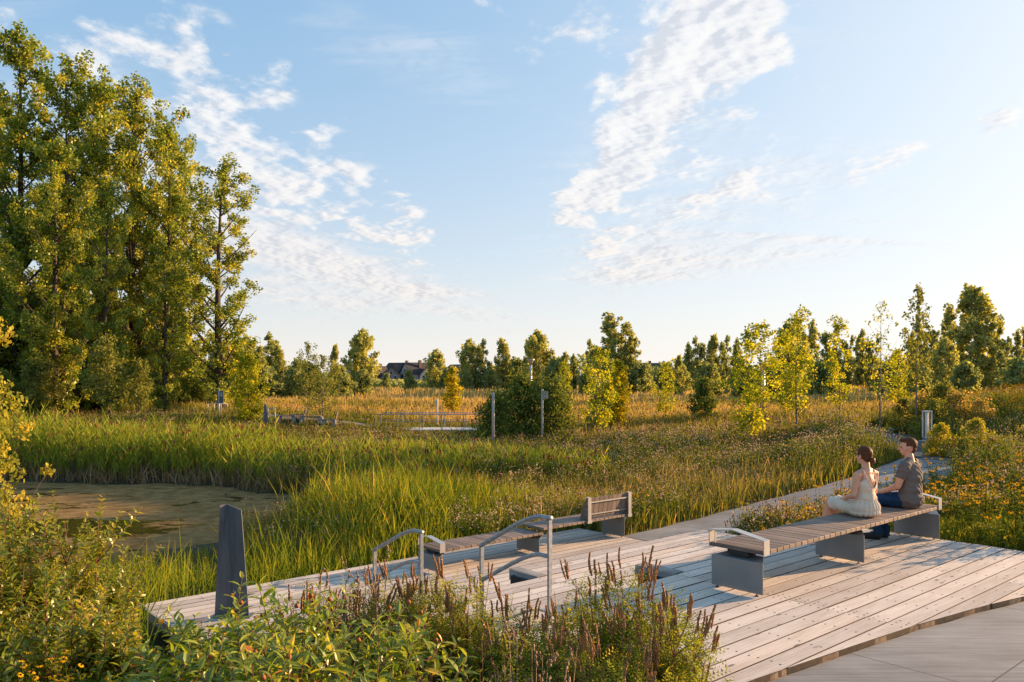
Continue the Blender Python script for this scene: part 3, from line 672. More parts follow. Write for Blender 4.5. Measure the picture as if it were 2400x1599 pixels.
# ------------------------------------------------------------------ trees
def tree_parts(h, prof, t0=.15, nl=26, up=.6, nleaf=9000, ls=.2, lm=None, trunk_r=None, cl=.5, seed=1, trunks=1, spread=.0, bm=None, drop=.0, nper=26, tw=5, wig=.02):
    """crown of leaf clumps carried by limbs; prof(t) = crown radius (fraction of h) at height fraction t.
    returns (trunk mesh, crown mesh)"""
    g = np.random.default_rng(seed); rd = random.Random(seed); mb = MB(); cen = []; cv = []; crad = []; must = []
    tr = trunk_r or h*.014
    for k in range(trunks):
        a = rd.uniform(0, 6.28); off = Vector((math.cos(a), math.sin(a), 0))*spread*h*(1 if trunks > 1 else 0); hh = h*(1 if k == 0 else rd.uniform(.72, .97))
        pts = []; n = 9; wx, wy = rd.uniform(0, 6), rd.uniform(0, 6)
        for i in range(n+1):
            t = i/n; pts.append(Vector((wig*h*math.sin(wx+t*3.1)*t, wig*h*math.sin(wy+t*2.7)*t, hh*t))+off*(.25+t*.75) if trunks > 1 else Vector((wig*h*math.sin(wx+t*3.1)*t, wig*h*math.sin(wy+t*2.7)*t, hh*t)))
        pts[0].z = -.15
        mb.tube(pts, [tr*(1-.93*(i/n)**.85)*(1.25 if i == 0 else 1) for i in range(n+1)], 7)
        def at(t): 
            q = min(max(t*n, 0), n-.001); i = int(q); return pts[i].lerp(pts[i+1], q-i)
        m = max(4, nl//trunks)
        for j in range(m):
            t = t0+(1-t0)*(j+rd.random()*.8)/m; t = min(t, .985); az_ = j*2.4+rd.uniform(-.6, .6); Rr = prof(t)*h*rd.uniform(.55, 1.12)
            st = at(max(t-up*Rr/h*.75, t0*.55)); end = at(t); end = Vector((end.x+math.cos(az_)*Rr, end.y+math.sin(az_)*Rr, t*hh))
            mid = st.lerp(end, .5)+Vector((0, 0, -.10*Rr*(1 if up > 0 else -1)))
            r0 = max(tr*.42*(1-t*.8), .006*ls*10)
            mb.tube([st, st.lerp(mid, .6), mid.lerp(end, .3), end], [r0, r0*.75, r0*.5, r0*.2], 5)
            for q in range(tw):
                s = rd.uniform(.25, 1.0); c = (st.lerp(mid, s*2) if s < .5 else mid.lerp(end, s*2-1))
                e2 = c+Vector((rd.uniform(-1, 1), rd.uniform(-1, 1), rd.uniform(-.3, 1.0)))*cl*rd.uniform(.4, 1.3)
                if rd.random() < .45: mb.tube([c, e2], [r0*.22, r0*.1], 4)
                cen.append(e2); cv.append(rd.random()); crad.append(cl*rd.uniform(.45, 1.0)*(.55+.45*min(1, Rr/(h*.1+1e-6))))
            cen.append(end); cv.append(rd.random()); crad.append(cl*rd.uniform(.4, .8))
        for q in range(7): c = at(.86+.14*q/6)+Vector((rd.uniform(-.3, .3), rd.uniform(-.3, .3), .1))*cl; cen.append(c); cv.append(rd.random()); crad.append(cl*.6); must.append(len(cen)-1)
    cen = np.array([tuple(c) for c in cen]); cv = np.array(cv); crad = np.array(crad)
    if drop: keep = g.random(len(cen)) > drop; keep[must] = True; cen, cv, crad = cen[keep], cv[keep], crad[keep]
    w = crad**1.6; w /= w.sum(); idx = g.choice(len(cen), nleaf, p=w)
    rr = g.normal(size=(nleaf, 3)); rr = unit(rr)*(g.random(nleaf)**.55)[:, None]
    C = cen[idx]+rr*crad[idx][:, None]*np.array([1, 1, 1.15])
    D = rdir(nleaf, g); D[:, 2] -= .35; N = unit(rdir(nleaf, g)+np.array([0, 0, .25]))
    L = ls*g.uniform(.7, 1.35, nleaf); v, f = leaves_simple(C, D, N, L, L*.78)
    val = np.clip(.5+(cv[idx]-.5)*.55+g.normal(0, .17, nleaf), 0, 1)
    tm = mb.mesh('trunk'); cm = np_mesh('crown', v, [f], {'v': rep(val, 4)})
    tm.materials.append(bm or M['bark']); cm.materials.append(lm); return tm, cm
LIB = {}
def lib(key, **kw):
    if key not in LIB: LIB[key] = tree_parts(**kw)
    return LIB[key]
def put_tree(name, key, x, y, s, label, cat, group, rz=None, z=None, tilt=0, sz=None, dz=0):
    z = hz1((x, y)) if z is None else z
    o = empty(name, (x, y, z+dz), random.uniform(0, 6.28) if rz is None else rz, label, cat, group)
    o.scale = (s, s, sz or s); o.rotation_euler.x = tilt
    tm, cm = LIB[key]; link('trunk', tm, None, o); link('crown', cm, None, o); return o
pr = lambda a, b, c: (lambda t: a*max(0, math.sin(math.pi*min(1, max(0, (t-b)/(1-b)))**c))**.42+.006)
pw = lambda a, b, c: (lambda t: a*max(0, math.sin(math.pi*min(1, max(0, (t-b)/(1-b)))**c))**.7+.006)
def px_tree(name, key, px, ytop, ybase, h0, Z, label, cat, group, rz=None, sx=1.0, tilt=0):
    """place a tree whose photograph column is px and whose top reaches ytop, standing on the ground at distance Z"""
    x = (px-1200)/1880*Z; zb = hz1((x, Z)); zt = CAMH-(ytop-886)/1880*Z; s = (zt-zb)/h0
    return put_tree(name, key, x, Z, s*sx, label, cat, group, rz, zb, tilt, sz=s)
# big cottonwoods
for k in range(4):
    lib('cot%d' % k, h=27, prof=pr([.175, .165, .19, .13][k], .03, [1.35, 1.45, 1.3, 1.1][k]), t0=.05, nl=[66, 58, 70, 48][k], up=1.7, nleaf=[36000, 32000, 37000, 21000][k], ls=.215, lm=G['cotton'], trunk_r=.42, cl=.80, seed=11+k, trunks=[1, 2, 1, 1][k], spread=.045, tw=9, drop=.36, wig=.012)
CT = [('cot2', 240, 165, 64, 'cottonwood between the forked one and the broad one'), ('cot0', 390, 300, 60, 'cottonwood right of the broad one with a rounded top'), ('cot0', 40, 72, 60, 'tallest cottonwood of the grove, its crown cut by the left edge of the photo'), ('cot1', 190, 150, 60, 'cottonwood with a forked trunk second from the left edge'),
      ('cot2', 315, 185, 62, 'broad cottonwood in the middle of the grove with bright upper leaves'), ('cot0', 130, 330, 54, 'dark-trunked cottonwood standing forward under the tallest crown'),
      ('cot1', 420, 330, 66, 'cottonwood set back between the broad one and the outermost one'), ('cot3', 515, 380, 55, 'outermost slender cottonwood of the grove whose branches lean over the pond meadow'),
      ('cot3', 385, 560, 53, 'lower cottonwood with a double dark trunk in front of the grove'), ('cot2', -40, 200, 66, 'cottonwood mostly outside the picture at the far left of the grove'), ('cot3', 250, 430, 52, 'half-height cottonwood filling the foot of the grove')]
for key, px, yt, Z, lb in CT: px_tree('cottonwood_tree', key, px, yt, 0, 27, Z, lb, 'tree', 'cottonwoods on the left of the pond', sx=1.35 if key == 'cot3' and px > 500 else 1.0)
# understorey of the grove
lib('under', h=6, prof=pw(.42, .0, .7), t0=.04, nl=30, up=.9, nleaf=12000, ls=.21, lm=G['dark'], cl=.8, seed=31, tw=7)
lib('under2', h=6, prof=pw(.36, .0, .8), t0=.04, nl=26, up=.9, nleaf=10000, ls=.20, lm=G['olive'], cl=.75, seed=32, tw=7)
for i, (px, yt, Z) in enumerate([(30, 760, 62), (90, 850, 52), (215, 800, 66), (-40, 800, 58), (310, 830, 66), (360, 890, 64), (440, 830, 66), (90, 680, 68), (465, 890, 60), (260, 730, 68), (0, 880, 50)]):
    px_tree('understorey_tree', ['under', 'under2'][i % 2], px, yt, 0, 6, Z, 'dense dark understorey tree filling the shade between the cottonwood trunks', 'tree', 'understorey trees under the cottonwoods', sx=1.0)
# slanted small trunks at the front of the grove
lib('slant', h=6, prof=pw(.26, .3, .8), t0=.35, nl=18, up=.9, nleaf=2600, ls=.2, lm=G['olive'], cl=.6, seed=35, trunk_r=.10, tw=4)
px_tree('leaning_tree', 'slant', 262, 800, 0, 6, 46, 'small dark-stemmed tree leaning right at the front of the grove', 'tree', None, 0, 1, R(9))
px_tree('leaning_tree', 'slant', 325, 850, 0, 6, 45.5, 'thin upright small tree between the leaning one and the double trunk', 'tree', None, 1.2, .8)
# far trees
lib('pop', h=12, prof=pw(.20, .02, .62), t0=.05, nl=44, up=2.0, nleaf=8500, ls=.36, lm=G['farO'], cl=.75, seed=41, tw=5, drop=.1)
lib('pop2', h=12, prof=pw(.16, .02, .6), t0=.05, nl=40, up=2.2, nleaf=7000, ls=.34, lm=G['farD'], cl=.7, seed=42, tw=5, drop=.1, trunks=3, spread=.09)
lib('round', h=9, prof=pw(.34, .08, .75), t0=.12, nl=34, up=1.0, nleaf=8500, ls=.36, lm=G['farO'], cl=.85, seed=43, tw=6)
lib('bush', h=4, prof=pw(.55, .0, .62), t0=.04, nl=26, up=.8, nleaf=5000, ls=.30, lm=G['farD'], cl=.6, seed=44, tw=5)
lib('multi', h=13, prof=pw(.15, .02, .6), t0=.05, nl=48, up=2.4, nleaf=10500, ls=.32, lm=G['farO'], cl=.65, seed=47, tw=6, drop=.0, trunks=4, spread=.09)
FAR = [('pop2', 515, 785, 120, 1.2), ('pop', 545, 800, 112, 1.2), ('round', 580, 795, 118, .9), ('pop', 605, 815, 105, 1), ('pop2', 640, 783, 112, 1.1), ('pop', 655, 812, 108, .8), ('pop2', 497, 800, 108, 1.1),
       ('bush', 700, 852, 110, 1), ('bush', 730, 862, 104, 1), ('pop', 784, 812, 96, .62), ('round', 848, 782, 108, .85), ('pop2', 835, 800, 110, .8), ('round', 1022, 824, 150, .9), ('round', 1150, 855, 150, .9), ('bush', 960, 874, 120, .7), ('bush', 1045, 872, 122, .8), ('bush', 905, 880, 150, .7),
       ('round', 1100, 802, 125, .72), ('pop2', 1130, 798, 125, .9), ('pop', 1180, 797, 125, .95), ('round', 1262, 783, 122, .84), ('pop', 1240, 800, 125, .8), ('bush', 1212, 850, 128, 1.2), ('bush', 1150, 872, 118, .9), ('bush', 1090, 875, 118, .8),
       ('pop', 1322, 828, 112, .8), ('pop2', 1345, 832, 114, .8), ('bush', 1300, 850, 110, 1), ('pop2', 1385, 798, 116, .8), ('pop', 1405, 815, 112, .9), ('multi', 1452, 736, 112, 1.5), ('multi', 1480, 775, 110, .9), ('bush', 1420, 850, 104, 1.2), ('bush', 1500, 858, 106, 1.1), ('bush', 1560, 868, 118, 1.1), ('bush', 1600, 865, 112, .9),
       ('pop2', 1612, 805, 118, .9), ('pop2', 1640, 792, 122, .9), ('pop', 1670, 788, 120, .8), ('pop2', 1700, 790, 124, .8), ('pop2', 1725, 795, 120, .9), ('pop', 1590, 835, 100, .7), ('bush', 1660, 862, 96, 1),
       ('pop2', 1990, 790, 110, .8), ('pop2', 2020, 776, 112, .85), ('pop2', 1965, 800, 108, .9), ('pop2', 2045, 790, 110, .85), ('pop2', 1945, 765, 108, .9), ('multi', 1900, 752, 96, .9), ('multi', 1870, 742, 92, .9), ('round', 1850, 765, 90, .75),
       ('multi', 2160, 742, 104, .8), ('pop2', 2195, 760, 104, 1), ('pop2', 2140, 780, 100, .9), ('round', 2100, 830, 80, .8), ('multi', 2245, 715, 92, 1.0), ('pop', 2290, 676, 88, 1.2), ('multi', 2330, 742, 92, .7), ('round', 2215, 800, 78, .8), ('multi', 2375, 775, 88, .8), ('pop', 2410, 770, 90, .9), ('pop2', 2355, 810, 84, 1),
       ('bush', 2150, 862, 72, 1), ('bush', 2080, 858, 78, 1), ('bush', 2260, 858, 70, 1), ('bush', 1800, 862, 88, 1.1), ('bush', 1740, 866, 90, 1), ('bush', 1920, 860, 84, 1.1), ('bush', 2390, 850, 66, 1.2), ('bush', 1380, 868, 100, .9),
       ('bush', 620, 868, 96, 1.2), ('bush', 560, 872, 92, 1.2), ('bush', 690, 872, 98, 1), ('bush', 850, 874, 104, 1), ('bush', 800, 868, 100, 1)]
HN = {'pop': (12, 'distant_poplar', 'column-crowned poplar in the distant tree line', 'poplars of the distant tree line'), 'pop2': (12, 'distant_poplar', 'dark dense poplar in the distant tree line', 'dark poplars of the distant tree line'),
      'round': (9, 'distant_tree', 'round-headed broadleaf tree in the distant tree line', 'round trees of the distant tree line'), 'bush': (4, 'distant_shrub', 'low dark shrub at the foot of the distant tree line', 'shrubs of the distant tree line'),
      'multi': (13, 'distant_poplar_clump', 'many-stemmed poplar clump rising above the distant tree line', 'tall poplar clumps of the tree line')}
for key, px, yt, Z, sx_ in FAR:
    h0, nm, lb, gp = HN[key]
    if key == 'pop' and px == 2290: lb = 'tallest dark poplar of the distant tree line on the right'; 
    if key == 'multi' and px == 1450: lb = 'tall many-pointed poplar standing alone above the middle of the tree line'
    if key == 'round' and px == 858: lb = 'full-crowned distant tree just left of the houses'
    px_tree(nm, key, px, yt, 0, h0, Z, lb, 'shrub' if key == 'bush' else 'tree', gp, sx=sx_)
# forest edge behind (mass)
A = Acc(); g = np.random.default_rng(5)
nL = 26000; X = g.uniform(-1, 1, nL); segs = []
xx = g.uniform(-150, 150, nL); top = 5.2+1.6*wob(xx, xx*0, .11)+1.2*wob(xx, xx*0, .37, 1)
hide = np.exp(-((xx/160*1880+1200-940)/230)**4)*.62+np.exp(-((xx/160*1880+1200-1530)/50)**2)*.3
C = np.stack([xx, 160+g.normal(0, 4, nL), g.random(nL)**.8*top*(1-hide)*1.0], 1)
v, f = leaves_simple(C, rdir(nL, g), rdir(nL, g), g.uniform(.5, 1.0, nL), g.uniform(.4, .8, nL)); A.add(v, [f], rep(np.clip(.45+.3*wob(C[:, 0], C[:, 2]*3, .5)+g.normal(0, .15, nL), 0, 1), 4))
tag(link('far_woodland', A.mesh('far_woodland'), G['farD']), 'low dark woodland edge running behind the meadow', 'woodland', kind='stuff')

# ------------------------------------------------------------------ young trees of the middle distance
lib('sap', h=5, prof=pw(.22, .22, .7), t0=.25, nl=26, up=1.2, nleaf=2000, ls=.12, lm=G['bright'], cl=.34, seed=51, trunk_r=.035, bm=M['palebark'], tw=5, drop=.1)
lib('sap2', h=6, prof=pw(.135, .26, .7), t0=.28, nl=26, up=1.6, nleaf=1600, ls=.115, lm=G['bright'], cl=.33, seed=52, trunk_r=.045, bm=M['palebark'], tw=4, drop=.25)
lib('bare', h=6, prof=pw(.14, .34, .8), t0=.36, nl=26, up=1.8, nleaf=620, ls=.11, lm=G['bright'], cl=.28, seed=53, trunk_r=.05, bm=M['palebark'], tw=4, drop=.3)
lib('thin', h=7.5, prof=pw(.13, .35, .9), t0=.36, nl=30, up=1.5, nleaf=1500, ls=.14, lm=G['olive'], cl=.32, seed=54, trunk_r=.055, bm=M['palebark'], tw=4, drop=.3)
lib('goldsap', h=4, prof=pw(.15, .2, .7), t0=.22, nl=26, up=1.4, nleaf=2400, ls=.14, lm=G['gold'], cl=.30, seed=55, trunk_r=.03, bm=M['palebark'], tw=5)
lib('locust', h=6, prof=pw(.30, .15, .9), t0=.22, nl=20, up=.7, nleaf=2600, ls=.13, lm=G['olive'], cl=.42, seed=56, trunk_r=.05, bm=M['palebark'], tw=5)
lib('full', h=5, prof=pw(.30, .02, .75), t0=.04, nl=40, up=1.0, nleaf=6500, ls=.15, lm=G['bright'], cl=.45, seed=57, trunk_r=.05, tw=6)
lib('conif', h=2, prof=pw(.34, .1, .55), t0=.12, nl=40, up=.3, nleaf=4200, ls=.085, lm=G['dark'], cl=.20, seed=58, trunk_r=.03, tw=5)
SAP = [('full', 583, 835, 46, 5, 'bushy yellow-green tree by the left platform railing', .92), ('locust', 722, 808, 47, 6, 'thin feathery young tree left of the middle platform bench', .8), ('locust', 757, 838, 46, 6, 'feathery young tree beside the thinner one on the middle platform', 1.15),
       ('goldsap', 1060, 862, 58, 4, 'slim golden young tree standing alone in the middle meadow', 1.1), ('sap', 1408, 822, 36, 5, 'golden-green young tree right of the dark shrub with a bright round crown', .95), ('goldsap', 1450, 850, 40, 4, 'golden young tree close behind the bright round-crowned one', 1.2),
       ('sap', 1322, 850, 52, 5, 'slim green young tree behind the dark shrub', .7), ('sap', 1560, 852, 46, 5, 'small cone-crowned young tree left of the little evergreen', .9),
       ('sap', 1758, 778, 29.5, 5, 'brightest yellow-green young tree, leftmost of the row on the right', 1.0), ('sap2', 1840, 782, 38, 6, 'yellow-green young tree behind and right of the brightest one', 1.3), ('sap2', 1868, 728, 31, 6, 'tall young tree with a straight pale trunk, second of the row', 1.1),
       ('sap2', 1968, 745, 32, 6, 'narrow young tree with a long bare lower trunk in the row', .95), ('bare', 2062, 706, 31, 6, 'nearly leafless young tree with a spray of bare twigs', .85), ('thin', 2148, 672, 30.5, 7.5, 'tallest slightly leaning young tree of the row, sparse at the top', .85),
       ('bush', 1420, 905, 42, 4, 'green shrub beneath the bright round-crowned young tree', .8), ('sap', 1785, 760, 44, 5, 'paler young tree behind the brightest one', 1.2), ('sap', 2105, 820, 52, 5, 'green young tree behind the tallest slender one', 1.3)]
for key, px, yt, Z, h0, lb, sx_ in SAP:
    px_tree('young_tree' if key != 'bush' else 'shrub', key, px, yt, 0, h0, Z, lb, 'tree' if key != 'bush' else 'shrub', 'young trees planted in the meadow' if key != 'bush' else None, sx=sx_)
px_tree('evergreen_tree', 'conif', 1650, 892, 0, 2, 44, 'small dark evergreen tree on a short stem in the meadow', 'tree', None, sx=1.05)
# big dark shrub mass in the middle
lib('mass', h=3, prof=pw(.46, .0, .62), t0=.04, nl=44, up=.9, nleaf=6500, ls=.12, lm=G['dark'], cl=.5, seed=61, trunk_r=.04, tw=6)
for px, yt, Z, sx_, lb in [(1165, 930, 36, 1.0, 'dark broadleaf shrub, leftmost of the three, by the footbridge'), (1228, 888, 38, 1.1, 'tallest dark broadleaf shrub between its two neighbours'), (1290, 898, 37, 1.0, 'dark broadleaf shrub behind the nesting box pole')]:
    px_tree('broadleaf_shrub', 'mass', px, yt, 0, 3, Z, lb, 'shrub', 'dark shrubs in the middle of the meadow', sx=sx_)
# willow at the left edge
lib('will', h=5, prof=pw(.30, .02, .9), t0=.06, nl=30, up=1.6, nleaf=9000, ls=.09, lm=G['willow'], cl=.30, seed=63, trunk_r=.04, bm=M['twig'], tw=7, drop=.15)
o = px_tree('willow', 'will', -70, 700, 0, 5, 16, 'orange-tinted young willow reaching in from the left edge', 'willow', None, sx=.75)
px_tree('willow', 'will', -65, 900, 0, 5, 14.5, 'lower willow shoot below the taller one on the left edge', 'willow', None, sx=.8)

# ------------------------------------------------------------------ grasses
T = {}
T['reed'] = leafmat('reed_leaves', [(0, (.055, .085, .012)), (.45, (.115, .155, .02)), (.8, (.20, .21, .03)), (1, (.33, .25, .07))], .38, tip=((.28, .20, .06), .75, .6), base=((.22, .14, .08), .48))
T['cattail'] = leafmat('cattail_leaves', [(0, (.055, .095, .010)), (.45, (.125, .155, .018)), (.8, (.25, .23, .025)), (1, (.38, .25, .08))], .40, tip=((.36, .26, .05), .8, .6), base=((.09, .075, .02), .35), k=1.6)
T['meadow'] = leafmat('meadow_grass', [(0, (.045, .06, .014)), (.3, (.10, .11, .022)), (.55, (.20, .165, .045)), (.8, (.32, .21, .09)), (1, (.40, .24, .13))], .34, tip=((.42, .29, .14), .65, .40), k=1.9)
T['far'] = leafmat('far_meadow_grass', [(0, (.04, .055, .015)), (.3, (.10, .095, .03)), (.6, (.22, .17, .065)), (1, (.34, .235, .115))], .3, k=2.1)
T['weed'] = leafmat('weed_leaves', [(0, (.030, .050, .010)), (.5, (.075, .10, .018)), (1, (.17, .17, .03))], .38)
T['dead'] = leafmat('dead_stalks', [(0, (.12, .075, .04)), (.5, (.24, .16, .09)), (1, (.40, .29, .18))], .2, k=1.3)
T['fluff'] = leafmat('seed_fluff', [(0, (.30, .20, .13)), (.5, (.50, .38, .29)), (1, (.68, .60, .54))], .4, k=1.0)
T['brown'] = leafmat('brown_seed_heads', [(0, (.07, .035, .02)), (.5, (.16, .085, .045)), (1, (.27, .14, .08))], .25, k=1.0)
T['plume'] = leafmat('reddish_plumes', [(0, (.12, .035, .025)), (.5, (.22, .075, .05)), (1, (.34, .17, .11))], .35, k=1.0)
T['petal'] = leafmat('yellow_petals', [(0, (.60, .26, .008)), (.5, (.78, .42, .012)), (1, (.85, .58, .03))], .25, k=1.0)
T['rod'] = leafmat('goldenrod_bloom', [(0, (.30, .20, .01)), (.5, (.45, .30, .012)), (1, (.55, .40, .03))], .3, k=1.0)
g = np.random.default_rng(99)
def sample(n, y0, y1, x0=-.72, x1=.72, pw_=1.35):
    """ground positions, thinner with distance"""
    q = 1-pw_; u = g.random(n); y = (y0**q+u*(y1**q-y0**q))**(1/q); x = y*g.uniform(x0, x1, n); return x, y
def free(x, y, pad=.1):
    u, w = to_uw(x, y); ok = pond_e(x, y) > 1.015
    ok &= ~((u > 3.2-pad) & (u < 11.43+pad) & (w > 1.5) & (w < 6.1+pad)); ok &= ~((u > 3.2-pad) & (u < 11.6+pad) & (w > 5) & (w < 8.3+pad)); ok &= ~((u > 3.2-pad) & (u < 11.8+pad) & (w > 7.5) & (w < 11.5+pad))
    wcv = np.interp(u, [c[0] for c in CURVE], [c[1] for c in CURVE]); ok &= ~((u > 3.3) & (w < wcv+.1) & (u < 30)); ok &= near_path(x, y) > pad+.02
    return ok
def low(x, y): return 1-.62*sm(x, -19, -14)*sm(-x, 0.5, 2.5)*sm(y, 35, 39)*sm(-y, -53, -50)
def lod(y, w0): return np.maximum(w0, y*.00085)
def clumpz(x, y, s, k=0): return wob(x, y, s, k)
def plant_grass(name, mats, x, y, H, W0, V, lean=(.05, .35), per=1, label=None, cat=None, rad=.0, zoff=0, extra=None, hv=(.62, 1.1), vs_=.15):
    n = len(x); x = rep(x, per); y = rep(y, per); H = rep(H, per)*g.uniform(*hv, n*per)*(1+.35*(g.random(n*per) > .94)); V = np.clip(rep(V, per)+g.normal(0, vs_, n*per), 0, 1)
    if rad: a = g.uniform(0, 6.28, n*per); r = rad*np.sqrt(g.random(n*per)); x = x+np.cos(a)*r; y = y+np.sin(a)*r
    P = np.stack([x, y, height(x, y)+zoff-.03], 1); A = Acc()
    vs, q, t, v, h = blades(P, H, lod(y, W0)*g.uniform(.7, 1.4, len(x)), g.uniform(*lean, len(x))+.6*(g.random(len(x)) > .93), g.uniform(0, 6.28, len(x)), V, g)
    A.add(vs, [q, t], v, h, 0)
    if extra: extra(A, P, H)
    return tag(link(name, A.mesh(name), mats), label, cat, kind='stuff')
def reed_leaves(A, P, H, per=5, ln=.42, mi=0):
    """side leaves on upright stems"""
    n = len(P); idx = np.repeat(np.arange(n), per); t = g.uniform(.42, .97, n*per); B = P[idx]+np.stack([g.normal(0, .02, n*per), g.normal(0, .02, n*per), H[idx]*t*.93], 1)
    a = g.uniform(0, 6.28, n*per); D = np.stack([np.cos(a)*.55, np.sin(a)*.55, g.uniform(.5, 1.1, n*per)], 1)
    L = ln*g.uniform(.6, 1.2, n*per); W_ = np.maximum(.020, B[:, 1]*.0011)
    v, f = leaves_simple(B+unit(D)*L[:, None]*.5, D, rdir(n*per, g), L, W_*g.uniform(.8, 1.3, n*per)); A.add(v, [f], rep(np.clip(.5+g.normal(0, .22, n*per), 0, 1), 4), np.full(len(v), .55), mi)
def heads(A, P, H, frac, r, mi, squash=1, v0=.5, k=1, spread=.05):
    m = g.random(len(P)) < frac; Q = P[m]; Hh = H[m]; n = len(Q)
    if n == 0: return
    Q = np.repeat(Q, k, 0); Hh = rep(Hh, k); C = Q+np.stack([g.normal(0, spread, n*k), g.normal(0, spread, n*k), Hh*.92+g.normal(0, spread*1.3, n*k)], 1)
    blob_pts(C, np.maximum(r, C[:, 1]*.0006)*g.uniform(.6, 1.3, n*k), np.clip(v0+g.normal(0, .25, n*k), 0, 1), mi, A, squash)
# reeds round the pond
x, y = sample(26000, 15, 50, -.75, .12, 1.1); e = pond_e(x, y); back = (y > PC[1]+2) | (x < -20)
k = free(x, y) & (e > 1.02) & (g.random(len(x)) < .72) & ((e < 1.75) & back & (g.random(len(x)) < 1.05-.45*(e-1)) | (e < 1.2) & (x > -6.6) & (y > 19.5)) 
x, y = x[k], y[k]; e = e[k]
H = 1.75*sm(e, .9, 1.1)*(1-.18*sm(e, 1.2, 1.7))*(1+.10*wob(x, y, .6))*np.where(x > -9, .62, 1.0)
plant_grass('pond_reeds', [T['reed'], T['plume']], x, y, H, .020, .36+.25*wob(x, y, .35, 3)+.15*wob(x, y, 1.5), (.02, .22), 2, 'tall common reeds growing round the pond', 'reeds', .12, hv=(.5, 1.12), vs_=.22,
            extra=lambda A, P, H: (reed_leaves(A, P, H, 4), heads(A, P, H, .20, .026, 1, 2.8, .62, 2, .03)))
x, y = sample(9000, 15, 34, -.75, .0, 1.05); e = pond_e(x, y); k = (e > 1.0) & (e < 1.075) & (y > PC[1]+1); x, y = x[k], y[k]
plant_grass('dead_reeds', [T['dead']], x, y, .75+.25*wob(x, y, 1.3), .014, np.full(len(x), .5), (.1, 1.0), 4, 'dead tan reed stalks standing and leaning at the water edge', 'reeds', .15, hv=(.4, 1.2), vs_=.25)
# cattails behind the lower deck
def uwxy(u, w): return u*UC-w*US, u*US+w*UC
n = 9500; u = g.uniform(1.5, 15.5, n); w = 11.62+g.random(n)**1.2*6.8; x, y = uwxy(u, w)
dens = sm(clumpz(x, y, .55, 1)+.9-.10*(w-11.6)-.9*sm(u, 10.8, 13.5)+.35*(w < 14), .1, .55)
k = free(x, y, .06) & (g.random(n) < dens) & (x > -4.4-(y-14)*.24+.5*wob(x, y, .9)); x, y, w_, u_ = x[k], y[k], w[k], u[k]
H = (1.22+.34*wob(x, y, .7, 2)+.30*wob(x, y, 2.1, 4))*np.clip(.5+.25*(w_-11.6), .5, 1.05)*(1-.35*sm(u_, 9, 13)); 
plant_grass('cattails', [T['cattail'], T['brown']], x, y, H, .022, .36+.34*wob(x, y, .5, 5)+.2*wob(x, y, 1.9, 1), (.04, .55), 3, 'bright green cattails and sedge behind the lower deck', 'cattails', .11, hv=(.40, 1.15), vs_=.22,
            extra=lambda A, P, H: heads(A, P, H, .004, .018, 1, 4))
# sparser sedge along pond shore near the deck's left end
n = 7000; u = g.uniform(-3.5, 8.5, n); w = g.uniform(9.8, 17, n); x, y = uwxy(u, w); e = pond_e(x, y)
k = free(x, y, .05) & (g.random(n) < sm(clumpz(x, y, .9, 4)+.6, .2, .9)) & (e > .97) & ((w > 11.6) | (u < 3.2)) & (y < 17.0-.9*sm(-x, 6, 10)+.5*wob(x, y, 1.2)) & (g.random(n) < .62); x, y = x[k], y[k]
plant_grass('shore_sedge', [T['cattail'], T['fluff']], x, y, np.clip(.95+.3*wob(x, y, .9)-.22*(y-12.2), .3, 1.2), .014, .36+.3*wob(x, y, 1.1, 2), (.05, .6), 3, 'loose sedge and rushes on the near shore of the pond', 'sedge', .12, extra=lambda A, P, H: heads(A, P, H, .01, .014, 1))
# mixed meadow, near to middle distance
def meadow(name, n, y0, y1, xr, Hf, label, seedv, mats, W0=.007, per=3, extra=None, acc=None, rad=.14, lean=(.05, .5)):
    x, y = sample(n, y0, y1, *xr, 1.25); e = pond_e(x, y); u, w = to_uw(x, y); k = free(x, y, .05)&~((e < 1.6) & (x < -8) & (y > PC[1]))&~((u > 11.3) & (x > .44*y) & (y < 20.5) & ((w < 8.4) | (x > 9.5)))
    if acc is not None: k &= acc(x, y)
    x, y = x[k], y[k]; return plant_grass(name, mats, x, y, Hf(x, y)*low(x, y), W0, seedv(x, y), lean, per, label, 'grass', rad, extra=extra)
def notcat(x, y): u, w = to_uw(x, y); return ~((u < 10.5) & (w < 14.5) & (u > 0)) & (y > 12)
MV = lambda x, y: np.clip(.27+.34*wob(x, y, .21, 1)+.22*wob(x, y, .8, 2), 0, 1)
meadow('meadow_grass', 34000, 12.5, 46, (-.35, .72), lambda x, y: np.clip(.70+.24*wob(x, y, .35, 3)+.16*wob(x, y, 1.3, 1), .25, 1.2)*np.where(near_path(x, y) < .8, .75, 1), 'tall mixed grasses and weeds of the meadow', MV, [T['meadow'], T['fluff'], T['brown']],
       per=4, acc=notcat, extra=lambda A, P, H: (heads(A, P, H, .08, .013, 1, 1, .6, 2, .03), heads(A, P, H, .05, .012, 2, 2.2, .5, 2, .04)))
